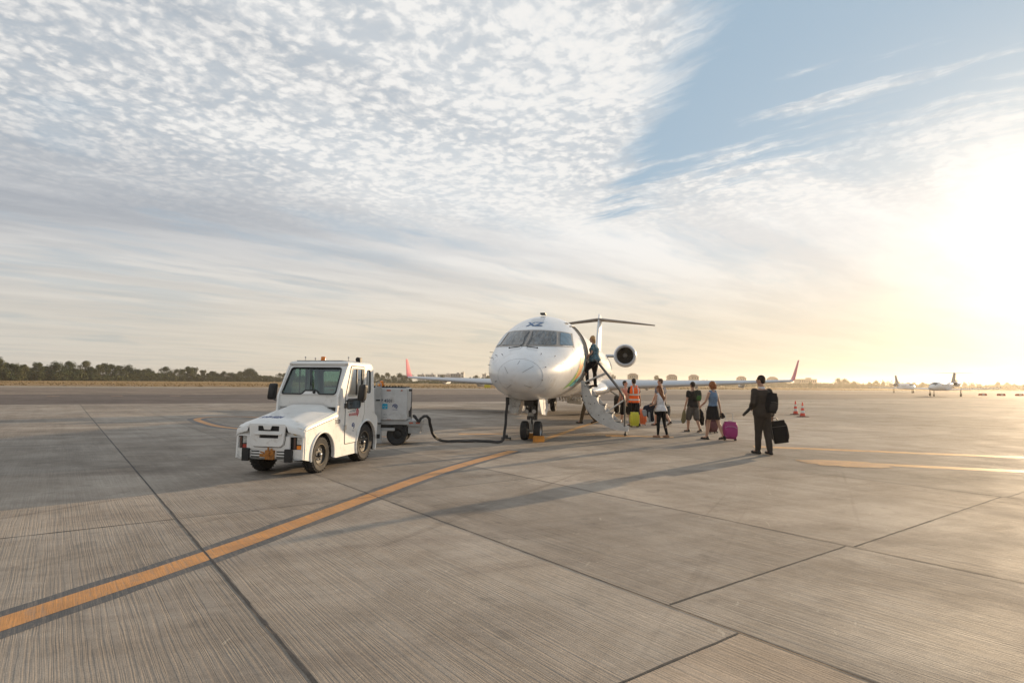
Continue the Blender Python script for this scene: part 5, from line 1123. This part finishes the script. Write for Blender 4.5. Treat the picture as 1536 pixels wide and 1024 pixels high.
M_MAG = mat('magenta_fabric', (.30, .013, .125), .6, var=.1, bump=.3, bscale=120); M_MAGT = mat('mauve_trim', (.45, .22, .36), .5)
M_YELC = mat('yellow_case', (.62, .58, .05), .4, var=.06); M_ORC = mat('orange_case', (.72, .16, .05), .4, var=.06); M_NAVC = mat('slate_case', (.045, .05, .055), .5); M_MARO = mat('maroon_case', (.10, .02, .02), .6)
trolley('suitcase', 'magenta soft trolley suitcase with four wheels pulled by the woman in blue', (6.28, 17.38, 0), -28 + 20, .40, .24, .48, M_MAG, M_MAGT, tilt=(R(-8), R(2)), handle=.26)
trolley('suitcase', 'bright yellow hard-shell suitcase standing behind the airstair rail', (4.56, 22.4, 0), 8, .34, .22, .50, M_YELC, C_BLACK, hard=True, handle=.38)
trolley('suitcase', 'orange hard-shell suitcase rolling beside the worker in the vest', (5.02, 23.35, 0), -10, .40, .25, .56, M_ORC, mat('orange_trim', (.5, .1, .03), .5), hard=True, handle=.30)
trolley('suitcase', 'maroon and black trolley suitcase behind the woman in the black skirt', (6.62, 19.9, 0), 10, .34, .24, .50, M_MARO, C_BLACK, tilt=(R(-12), 0), handle=.30)
hp = gry.W(gry.J['p1']); trolley('suitcase', 'slim slate-grey case hanging from the hand of the man in grey-blue', (hp.x, hp.y, hp.z - .62), -20, .24, .22, .58, M_NAVC, C_BLACK, handle=0, wheels=0, pocket=False, tilt=(0, R(8)))
# suit carrier
hp = suit.W(suit.J['p1'])
t = thing('garment_bag', 'large black soft bag hanging from the right hand of the man in the suit', 'travel bag', (hp.x + .045, hp.y, hp.z + .03), R(-8)); t.rotation_euler = (0, R(-9), R(-8))
mb = MB(); softbox(mb, .38, .15, .52, (.06, 0, -.33), .35, .06); obj('bag_body', mb, C_BLACK, t, angle=60)
mb = MB(); mb.tube([(-.05, 0, -.09), (-.035, 0, -.005), (.035, 0, -.005), (.07, 0, -.09)], .012, 8); obj('carry_handle', mb, M_BLACK, t)
mb = MB(); mb.tube([(-.12, -.088, -.12), (-.13, -.10, -.55)], .008, 6); mb.tube([(-.12, -.098, -.2), (.22, -.098, -.2)], .006, 6); obj('zip', mb, M_DMETAL, t)
mb = MB(); mb.box((.0, -.03, -.085), (.03, .01, .03)); obj('luggage_tag', mb, C_WHITE, t)
# backpacks
def backpack(label, fig, off, w_, d_, h_, m, m2, tilt=0.0, strap=True):
    c = fig.W(off); t = thing('backpack', label, 'backpack', c, fig.root.rotation_euler[2]); t.rotation_euler = (0, tilt, fig.root.rotation_euler[2])
    mb = MB(); softbox(mb, w_, d_, h_, (0, 0, 0), .5, .12, .3); obj('pack_body', mb, m, t, angle=60)
    mb = MB(); softbox(mb, w_ * .75, d_ * .5, h_ * .42, (0, -d_ * .45, -h_ * .2), .5, .05, .3); pk = obj('front_pocket', mb, m2, t, angle=60)
    mb = MB(); mb.tube([(-w_ * .30, -d_ * .62, h_ * .02), (0, -d_ * .72, h_ * .05), (w_ * .30, -d_ * .62, h_ * .02)], .006, 6); obj('zip', mb, M_DMETAL, pk)
    mb = MB(); mb.tube([(-.04, d_ * .2, h_ * .47), (0, d_ * .2, h_ * .56), (.04, d_ * .2, h_ * .47)], .010, 6); obj('grab_loop', mb, m, t)
    for sd in (-1, 1):
        mb = MB(); mb.tube([(sd * w_ * .3, d_ * .45, h_ * .40), (sd * w_ * .34, d_ * .45 + .08, h_ * .46), (sd * w_ * .36, d_ * .45 + .20, h_ * .30), (sd * w_ * .42, d_ * .45 + .17, -.05), (sd * w_ * .46, d_ * .45, -h_ * .38)], .016, 8, (1.6, .5)); obj('shoulder_strap', mb, m, t)
    return t
backpack('large black backpack slung over the right shoulder of the man in the suit', suit, suit.chest + V((.11, -.20, -.14)), .28, .15, .46, C_BLACK, cloth('bag_charcoal', (.03, .028, .027)), .10)
backpack('small green and black backpack on the man in the black T-shirt', blk, blk.chest + V((.06, -.19, .0)), .25, .12, .36, cloth('pack_dark', (.028, .032, .026)), cloth('pack_green', (.06, .13, .035)), .05)
# smaller carried things
def carried(name, label, cat, pos, rings, m, strap=None, fold=.012, seed=3, voxel=.012):
    t = thing(name, label, cat, pos)
    mb = MB()
    for pts, rad, fl in rings: mb.tube(pts, rad, 14, fl, cap='round')
    remeshed('cloth_body', mb, m, t, voxel, 2, fold, (12, 12, 7), seed)
    if strap:
        mb = MB(); mb.tube(strap, .009, 6); obj('strap', mb, M_BLACK, t)
    return t
hp = wht.W(wht.J['p0'])
carried('coat', 'dark navy coat draped over the forearm of the woman in white', 'coat', hp + V((.10, 0, -.02)), [([(.02, 0, .05), (-.04, .0, -.03), (-.06, 0, -.22), (.02, .02, -.40)], [.075, .10, .095, .05], (1.2, .8)), ([(-.1, 0, .02), (-.20, 0, -.03), (-.26, 0, -.13)], [.07, .085, .04], (1, .8))], C_DKBLUE)
carried('hat', 'pair of pale grey shoes and a hat hanging below the dark coat', 'hat', V((hp.x + .0, hp.y - .08, hp.z - .14)), [([(-.15, 0, .0), (-.12, -.02, -.12)], [.06, .05], (1.3, .6)), ([(0, 0, -.05), (.02, 0, -.3)], [.03, .035], (1, .8))], cloth('pale_cloth', (.30, .30, .30)), fold=.008)
hp = blk.W(blk.J['p0'])
carried('paper_bag', 'flat khaki bag held in the left hand of the man in black', 'bag', hp, [([(0, 0, 0), (-.01, 0, -.12), (-.03, 0, -.34), (-.04, 0, -.42)], [.03, .055, .075, .05], (1.1, .5))], cloth('khaki_cloth', (.17, .14, .07)), fold=.006)
hp = blk.W(blk.J['p1'])
carried('jacket', 'black jacket bundled in the right hand of the man in black', 'jacket', hp, [([(0, 0, .0), (.02, 0, -.14), (.06, 0, -.34), (.10, 0, -.50)], [.06, .11, .10, .05], (1.2, .7))], C_BLACK)
hp = blu.W(blu.J['p1'])
carried('handbag', 'small black handbag in the right hand of the woman in blue', 'handbag', hp, [([(0.02, 0, -.02), (.05, 0, -.10)], [.05, .06], (1.2, .7))], C_BLACK, [(.0, 0, -.02), (.02, 0, .05), (.07, 0, -.04)], fold=.006)
hp = st_.W(st_.J['p1'])
carried('shoulder_bag', 'brown shoulder bag hanging at the hip of the woman on the airstair', 'handbag', V((hp.x + .02, hp.y - .05, hp.z - .02)), [([(0, 0, 0), (.0, 0, -.12), (.02, 0, -.24)], [.07, .10, .08], (1.1, .6))], cloth('bag_brown', (.07, .05, .05)), [(-.04, 0, .0), (-.06, .02, .35), (.0, .08, .45), (.06, .02, .1)], fold=.006)
carried('scarf', 'small white cloth held at the waist by the woman on the airstair', 'scarf', V((hp.x - .05, hp.y - .08, hp.z + .07)), [([(0, 0, 0), (.08, 0, .03)], [.045, .035], (1.1, .7))], C_WHITE, fold=.01)
hp = suit.W(suit.J['p0'])
carried('umbrella', 'short folded black umbrella in the left hand of the man in the suit', 'umbrella', suit.W(V((-.34, .06, suit.hip.z + .06))), [([(.12, 0, .10), (0, 0, -.02), (-.10, 0, -.12)], [.032, .036, .03], (1, 1))], C_CHAR, fold=.003)

# ------------------------------------------------------------------ traffic cones
def cone(label, loc):
    t = thing('traffic_cone', label, 'traffic cone', loc, R(15), 'tall striped traffic cones on the apron')
    rd = mat('cone_red', (.72, .06, .03), .5, var=.1); wh = mat('cone_white', (.70, .66, .62), .4, var=.05)
    mb = MB(); mb.plate(rrect(-.22, -.22, .22, .22, .05), [], lambda u, v, w_: V((u, v, w_)), .03); mb.lathe([(.17, .03), (.145, .05), (.14, .06)], seg=24); obj('base', mb, mat('cone_base', (.16, .05, .04), .8), t)
    H_ = .72; rr = lambda z: .135 - (.135 - .03) * z / H_
    for z0, z1, nm, m in ((.04, .20, 'red_band', rd), (.20, .33, 'white_band', wh), (.33, .46, 'red_band', rd), (.46, .57, 'white_band', wh), (.57, .74, 'red_band', rd)):
        mb = MB(); mb.lathe([(rr(z0), z0), (rr(z1), z1)] + ([(.02, .75)] if z1 > .7 else []), seg=24); obj(nm, mb, m, t)
    return t
cone('left of the two red and white traffic cones, the one farther away', (15.76, 33.5, 0)); cone('right of the two red and white traffic cones, the nearer one', (14.99, 31.1, 0))

# ------------------------------------------------------------------ small jets far away on the apron
M_JW = mat('jet_white', (.72, .72, .72), .35, var=.04); M_JG = mat('jet_grey', (.20, .21, .23), .45)
def smalljet(name, label, loc, yaw, sc_, ttail, straight, fincol):
    t = thing(name, label, 'airplane', loc, R(yaw)); t.scale = (sc_,) * 3
    prof = [(0, .02, 1.5), (.25, .25, 1.5), (.8, .45, 1.55), (1.6, .66, 1.68), (2.4, .76, 1.78), (4, .78, 1.8), (8.5, .78, 1.8), (10.5, .58, 1.95), (12.2, .30, 2.15), (13.4, .08, 2.3)]
    mb = MB(); mb.loft([[V((r * math.cos(a), y, z + r * math.sin(a) * 1.02)) for a in [6.2832 * k / 20 for k in range(20)]] for y, r, z in prof]); obj('fuselage', mb, M_JW, t, angle=60)
    mb = MB(); mb.loft([[V((r * math.cos(a), y, z + r * math.sin(a))) for a in [R(d) for d in (38, 60, 90, 120, 142)]] for y, r, z in ((1.15, .58, 1.62), (1.7, .70, 1.71), (2.2, .76, 1.78))], cap=False, closed=False); obj('windshield', mb, M_PANE, t)
    for s in (1, -1):
        mb = MB(); mb.loft([wing_ring(x, y, z, c, .11, 0, s) for x, y, z, c in ((.4, 6.0, 1.15, 2.4), (8.2, 6.9 if straight else 8.6, 1.55, 1.0))]); obj('wing', mb, M_JW, t, angle=50)
        mb = MB(); mb.loft([wing_ring(x, y, z, c, .10, 0, s) for x, y, z, c in (((.0, 12.9, 4.35, 1.3), (2.9, 13.5, 4.4, .7)) if ttail else ((.2, 12.0, 2.35, 1.3), (2.9, 12.8, 2.6, .7)))]); obj('tailplane', mb, M_JW, t, angle=50)
        mb = MB(); mb.lathe([(.30, .25), (.34, 0), (.40, .1), (.43, .6), (.38, 1.5), (.27, 2.1)], (s * 1.25, 8.8, 2.25), 'y', 20); mb.box((s * .95, 9.9, 2.2), (.4, 1.2, .1)); en = obj('engine', mb, M_JG if not straight else M_JW, t)
        mb = MB(); mb.lathe([(.31, .12), (.02, .14)], (s * 1.25, 8.8, 2.25), 'y', 16); obj('intake', mb, M_DARKIN, en)
        mb = MB(); mb.tube([(s * 2.4, 7.6, 1.2), (s * 2.4, 7.6, .28)], .07, 8); mb.lathe([(.05, -.1), (.27, -.1), (.29, 0), (.27, .1), (.05, .1)], (s * 2.4, 7.6, .29), 'x', 16); obj('main_wheel', mb, M_RUB, t)
    mb = MB(); mb.tube([(0, 1.9, 1.2), (0, 1.8, .2)], .06, 8); mb.lathe([(.05, -.08), (.2, -.08), (.22, 0), (.2, .08), (.05, .08)], (0, 1.8, .22), 'x', 16); obj('nose_wheel', mb, M_RUB, t)
    mb = MB(); mb.loft([[V((b, y + a, z)) for a, b in airfoil(c, .09)] for z, y, c in ((2.0, 10.4, 2.9), (4.4 if ttail else 4.9, 12.6, 1.3))]); obj('tail_fin', mb, fincol, t, angle=50)
    for k in range(5):
        for s in (1, -1):
            mb = MB(); mb.tube([(s * .765, 3.6 + k * .75, 2.0), (s * .785, 3.6 + k * .75, 2.0)], .13, 12); obj('cabin_window', mb, M_PANE, t)
    return t
smalljet('business_jet', 'small white straight-winged jet with its nose toward the camera', (73.6, 106.0, 0), -52, 1.0, True, True, M_JG)
smalljet('business_jet', 'small white jet with a tall dark fin behind the other distant jet', (107.0, 160.0, 0), -14, 1.0, False, False, M_JG)
# striped barriers
b0 = None
for k in range(9):
    x, y = 100 + k * 3.6 + (k % 3) * .6, 128 + k * .35
    if b0 is None:
        b0 = thing('barrier', 'low red and white barrier at the far right edge of the apron', 'barrier', (x, y, 0), 0, 'low red and white barriers beyond the distant jets')
        mb = MB(); mb.plate([(-.8, 0), (.8, 0), (.8, .15), (.7, .45), (-.7, .45), (-.8, .15)], [], lambda u, v, w_: V((u, w_ - .2 + .0 * v, v)), .4); obj('body', mb, mat('barrier_red', (.5, .06, .04), .6), b0, bevel=.03)
        mb = MB(); mb.box((0, -.215, .25), (.5, .02, .26)); obj('white_stripe', mb, MATS['cone_white'], b0)
        TB0 = b0
    else:
        q = copy_tree(TB0); q.location = (x, y, 0)
# airfield sign, just left of the jet's nose
sg = thing('airfield_sign', 'yellow airfield sign on the far grass between wing and nose', 'sign', (-6.0, 150, -.03), R(4))
mb = MB(); mb.box((0, 0, .75), (1.5, .25, .8)); obj('panel', mb, mat('sign_yellow', (.62, .50, .03), .5), sg, bevel=.03)
for x in (-.5, .5): mb = MB(); mb.box((x, 0, .18), (.08, .08, .36)); obj('post', mb, M_DMETAL, sg)

# ------------------------------------------------------------------ trees
def leafmat(name, col, col2):
    m = bpy.data.materials.new(name); m.use_nodes = True; T = NT(m.node_tree); b = m.node_tree.nodes['Principled BSDF']
    tc = T.n('ShaderNodeTexCoord').outputs['Object']; oi = T.n('ShaderNodeObjectInfo').outputs['Random']
    f = T.noise(tc, .55, 3, .6); f2 = T.noise(tc, 3.0, 2)
    c = T.mix(T.ss(T.math('ADD', T.math('MULTIPLY', f, .6), T.math('MULTIPLY', oi, .4)), .3, .75), col, col2)
    c = T.mix(T.ss(f2, .3, .7, 0, .4), c, T.mix(1.0, c, (.5, .55, .5), 'MULTIPLY')); T.l(c, b.inputs['Base Color']); b.inputs['Roughness'].default_value = .7; b.inputs['Specular IOR Level'].default_value = .2
    return m
M_LEAF = leafmat('foliage', (.036, .058, .016), (.110, .108, .030)); M_LEAF2 = leafmat('foliage_far', (.070, .080, .040), (.13, .12, .06)); M_BARK = mat('bark', (.12, .085, .055), .9, var=.3, bump=.5)  # far foliage is a paler copy: distance haze put into the leaf colour
def crown_mb(seed, h_, r_, n=1500, ls=.42, clumps=12, base=.22):
    rr = random.Random(seed); mb = MB(); cs = []
    for k in range(clumps):
        a = rr.uniform(0, 6.28); q = math.sqrt(rr.random()); zz = rr.uniform(base, .92); prof = math.sin(math.pi * min(1, (zz - base * .4) / (1.05 - base * .4))) ** .6
        cs.append((V((math.cos(a) * q * r_ * .75 * prof, math.sin(a) * q * r_ * .75 * prof, h_ * zz)), r_ * rr.uniform(.26, .5)))
    cs.append((V((0, 0, h_ * .6)), r_ * .6)); cs.append((V((0, 0, h_ * .90)), r_ * .3))
    for k in range(n):
        c, cr = rr.choice(cs); d = V((rr.gauss(0, 1), rr.gauss(0, 1), rr.gauss(0, 1))).normalized(); p = c + d * cr * rr.uniform(.55, 1.08); p.z = max(p.z, h_ * .05)
        s_ = ls * rr.uniform(.6, 1.3); n_ = (d + V((rr.uniform(-.8, .8), rr.uniform(-.8, .8), rr.uniform(-.5, .9)))).normalized(); a = n_.orthogonal().normalized() * s_; b = n_.cross(a).normalized() * s_ * rr.uniform(.5, .9)
        mb.face(mb.verts([p - a * .5 - b * .3, p + a * .1 - b * .5, p + a * .5 + b * .2, p - a * .1 + b * .5]))
    return mb
protos = []
for k, (h_, r_, base) in enumerate(((10.5, 4.6, .06), (9.2, 5.0, .03), (11.5, 4.2, .10), (8.0, 4.4, .02), (10.0, 3.6, .12), (6.5, 3.6, .02))):
    t = thing('tree', 'x', 'tree', (0, 0, 0)); cr = obj('crown', crown_mb(20 + k, h_, r_, 2300, .62, 13, base), M_LEAF, t, smooth=False)
    mb = MB(); mb.tube([(0, 0, -.1), (.1, .1, h_ * .35), (-.15, 0, h_ * .75)], [.28, .2, .06], 8)
    for q in range(5): a = q * 1.3; mb.tube([(0.05, .05, h_ * (.25 + .08 * q)), (math.cos(a) * r_ * .5, math.sin(a) * r_ * .5, h_ * (.42 + .09 * q))], [.11, .03], 6)
    obj('trunk', mb, M_BARK, t); protos.append(t)
used = [False] * 6
kinds = ['tall rounded olive-green tree', 'broad bushy dark green tree', 'tall uneven tree with a raised crown', 'low spreading bushy tree', 'slender upright tree', 'small round shrubby tree']
def plant(i, x, y, s_, rot, label, group, far=False):
    if not used[i]: t = protos[i]; used[i] = True
    else: t = copy_tree(protos[i])
    t.location = (x, y, -.05); t.scale = (s_ * (1.0 + .1 * math.sin(rot * 3)), s_, s_); t.rotation_euler = (0, 0, rot); t['label'] = label; t['group'] = group; return t
rt_ = random.Random(11)
# left wood: pixel column against distance, receding to the right
def ground_at(px, yd): return ((px - 768) / FPX * yd, yd)
px = -30; n = 0
while px < 470:
    yd = 285 + max(0, px) * .62 + rt_.uniform(-8, 14); i = rt_.choice((0, 1, 2, 3, 0, 1, 4, 3)); x, y = ground_at(px, yd)
    hs = .94 if px < 120 else .90 if px < 345 else .74
    if 355 < px < 385: i, hs = 1, .98
    plant(i, x, y, hs * rt_.uniform(.66, 1.18), rt_.uniform(0, 6), '', ''); px += rt_.uniform(4.5, 8.0) * (1 if px < 300 else .85); n += 1
trees_left = [o for o in sc.objects if o.name.startswith('tree') and not o.parent and o.get('label') == '']
for o in trees_left:
    o['label'] = 'olive-green tree in the woodland edge across the dry grass on the left'; o['group'] = 'trees along the woodland edge on the left'
# trees behind the far wing, between and in front of the white blocks
for k, px in enumerate((566, 574, 583, 592, 600, 608, 616, 655, 664, 706, 715, 724, 733, 742)):
    yd = 560 + (k % 4) * 14; x, y = ground_at(px, yd); t = plant((1, 3, 0, 3)[k % 4], x, y, .95 if px < 620 else .80, k * 1.3, 'dark tree in the far row seen behind the left wing', 'trees in the far row behind the left wing')
for k, px in enumerate((985, 1000, 1090, 1175)):
    yd = 640 + k * 10; x, y = ground_at(px, yd); plant((1, 3, 3, 3)[k], x, y, 1.1 if k == 0 else .8, k, 'hazy tree standing above the right wing between far blocks', 'hazy trees above the right wing')
px = 1215; k = 0
while px < 1545:
    yd = 520 + (k % 3) * 25; x, y = ground_at(px, yd); s_ = .9 if 1250 < px < 1275 or 1430 < px < 1445 else rt_.uniform(.5, .78)
    plant((1, 3, 5, 3, 1)[k % 5], x, y, s_, k * .9, 'hazy tree on the far skyline to the right', 'hazy trees on the far skyline to the right'); px += rt_.uniform(8, 15); k += 1
for i in range(6):
    if not used[i]:
        for c in list(protos[i].children): bpy.data.objects.remove(c)
        bpy.data.objects.remove(protos[i])
# undergrowth belts: uncountable scrub
def scrub(name, pts, h_, n, ls, m, seed, depth=14):
    rr = random.Random(seed); mb = MB()
    for k in range(n):
        t = rr.random() * (len(pts) - 1); i = int(t); f = t - i; a, b = pts[i], pts[i + 1]
        x, y = a[0] + (b[0] - a[0]) * f, a[1] + (b[1] - a[1]) * f; hh = h_ * (.55 + .45 * noise.noise(V((x * .045, y * .02, seed))) + .25 * noise.noise(V((x * .17, 0, seed))))
        p = V((x + rr.uniform(-2, 2), y + rr.uniform(0, depth), max(.1, hh) * rr.random() ** .8)); n_ = V((rr.uniform(-1, 1), rr.uniform(-1.4, .4), rr.uniform(-.3, 1))).normalized(); s_ = ls * rr.uniform(.6, 1.3)
        u = n_.orthogonal().normalized() * s_; v = n_.cross(u).normalized() * s_ * .7; mb.face(mb.verts([p - u, p - v, p + u, p + v]))
    return tag(obj(name, mb, m, smooth=False), kind='stuff')
scrub('undergrowth', [ground_at(-40, 282), ground_at(120, 355), ground_at(300, 470), ground_at(480, 580)], 6.2, 18000, .55, M_LEAF, 1)
scrub('undergrowth', [ground_at(560, 560), ground_at(760, 600), ground_at(900, 640)], 5.5, 6000, .7, M_LEAF, 2)
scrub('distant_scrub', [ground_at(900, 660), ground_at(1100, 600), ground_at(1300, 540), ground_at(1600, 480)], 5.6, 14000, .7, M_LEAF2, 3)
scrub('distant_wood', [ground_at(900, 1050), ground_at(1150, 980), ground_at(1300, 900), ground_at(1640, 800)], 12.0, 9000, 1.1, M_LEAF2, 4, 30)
# dry tufts breaking the grass edge
def tufts(name, n, y0, y1, h_, seed):
    rr = random.Random(seed); mb = MB()
    for k in range(n):
        d = rr.uniform(y0, y1); a = rr.uniform(-140, 330) if d < 250 else rr.uniform(-200, 450); p = TP(a, d, -.05); s_ = h_ * rr.uniform(.4, 1.2); w_ = s_ * rr.uniform(.5, 1.4); th = rr.uniform(-.5, .5)
        u = V((math.cos(th), math.sin(th), 0)) * w_; mb.face(mb.verts([p - u, p + u, p + u * .7 + V((0, 0, s_)), p - u * .8 + V((rr.uniform(-.1, .1), 0, s_ * 1.1))]))
    return tag(obj(name, mb, mat('dry_blades', (0.40, 0.26, 0.12), .9), smooth=False), kind='stuff')
tufts('dry_grass', 5000, 151, 300, .22, 9)

# ------------------------------------------------------------------ far buildings
M_BW = mat('block_white', (.62, .58, .53), .7, var=.05, scale=.1); M_BG_ = mat('block_grey', (.26, .27, .30), .7, var=.08, scale=.1); M_BT = mat('block_tan', (.42, .34, .26), .75, var=.06, scale=.1); M_WIN = mat('far_window', (.06, .07, .08), .2); M_RT = mat('roof_tile', (.25, .15, .10), .8)
def block(label, px, yd, wpx, h_, m, roof=None, nwin=4, floors=3):
    x, y = ground_at(px, yd); w_ = wpx / FPX * yd; t = thing('apartment_block', label, 'building', (x, y, -.05), 0)
    mb = MB(); mb.box((0, 6, h_ / 2), (w_, 12, h_)); obj('wall', mb, m, t)
    for f in range(floors):
        for k in range(nwin):
            mb = MB(); mb.box((-w_ / 2 + w_ * (k + .5) / nwin, -.02, h_ * (f + .55) / floors), (w_ / nwin * .5, .1, h_ / floors * .45)); obj('window', mb, M_WIN, t)
    mb = MB()
    if roof == 'hip': mb.loft([[V((sx * w_ * .54, 6 + sy * 6.5, h_)) for sx, sy in ((-1, -1), (1, -1), (1, 1), (-1, 1))], [V((sx * w_ * .25, 6 + sy * 2, h_ + 2.4)) for sx, sy in ((-1, -1), (1, -1), (1, 1), (-1, 1))]])
    else: mb.box((0, 6, h_ + .25), (w_ + .6, 12.6, .5)); mb.box((w_ * .2, 7, h_ + 1.2), (w_ * .25, 4, 1.6))
    obj('roof', mb, M_RT if roof == 'hip' else m, t); return t
block('white block at the far left of the row behind the left wing', 632, 800, 10, 11.0, M_BW, None, 4, 3)
block('pale block with dark window bays behind the left wing, second in its row', 646, 810, 13, 11.5, M_BW, None, 5, 3)
block('long cream block in the middle of the row behind the left wing', 668, 820, 22, 11.8, M_BW, None, 7, 3)
block('wide grey block behind the left wing beside a white tower', 684, 780, 15, 12.2, M_BG_, None, 4, 3)
block('narrow white tower right of the wide grey block', 694, 770, 4.5, 14.0, M_BW, None, 1, 4)
block('white tower nearest the jet nose behind the left wing', 727, 790, 6, 12.5, M_BW, None, 2, 4)
block('low flat house just right of the engine above the right wing', 919, 700, 10, 10.5, M_BT, None, 3, 3)
block('tan apartment block with hipped roof above the vest wearer', 951, 700, 13, 12.0, M_BT, 'hip', 4, 3)
block('tan hip-roofed block right of the dome-shaped hazy tree', 1010, 690, 12, 11.0, M_BT, 'hip', 4, 3)
block('small hip-roofed block between the two walkers in black and blue', 1043, 690, 11, 11.0, M_BT, 'hip', 3, 3)
block('hip-roofed block above the wing left of the man in the suit', 1115, 670, 9, 9.6, M_BT, 'hip', 3, 3)
block('hip-roofed block beside the head of the man in the suit', 1162, 660, 10, 9.2, M_BT, 'hip', 3, 3)
block('long low pale building just beyond the red right winglet', 1212, 640, 26, 8.6, M_BT, None, 8, 2)

# ------------------------------------------------------------------ evening haze
hb = MB(); hb.box((300, 600, 9.5), (3200, 3000, 26)); hz = obj('haze', hb, mat('haze_tmp', (1, 1, 1)), smooth=False); hz.data.materials.clear()
hm = bpy.data.materials.new('haze'); hm.use_nodes = True; hm.node_tree.nodes.clear(); T = NT(hm.node_tree)
ho = T.n('ShaderNodeOutputMaterial'); pv = T.n('ShaderNodeVolumePrincipled'); nset(pv, Density=0.00025, Anisotropy=0.7); pv.inputs['Color'].default_value = (1.0, .93, .82, 1); T.l(pv.outputs[0], ho.inputs['Volume'])
hz.data.materials.append(hm); tag(hz, kind='stuff')
sc.cycles.volume_max_steps = 64; sc.cycles.volume_bounces = 1
bpy.data.objects.remove(bpy.data.objects['hatch_tmp']) if 'hatch_tmp' in bpy.data.objects else None
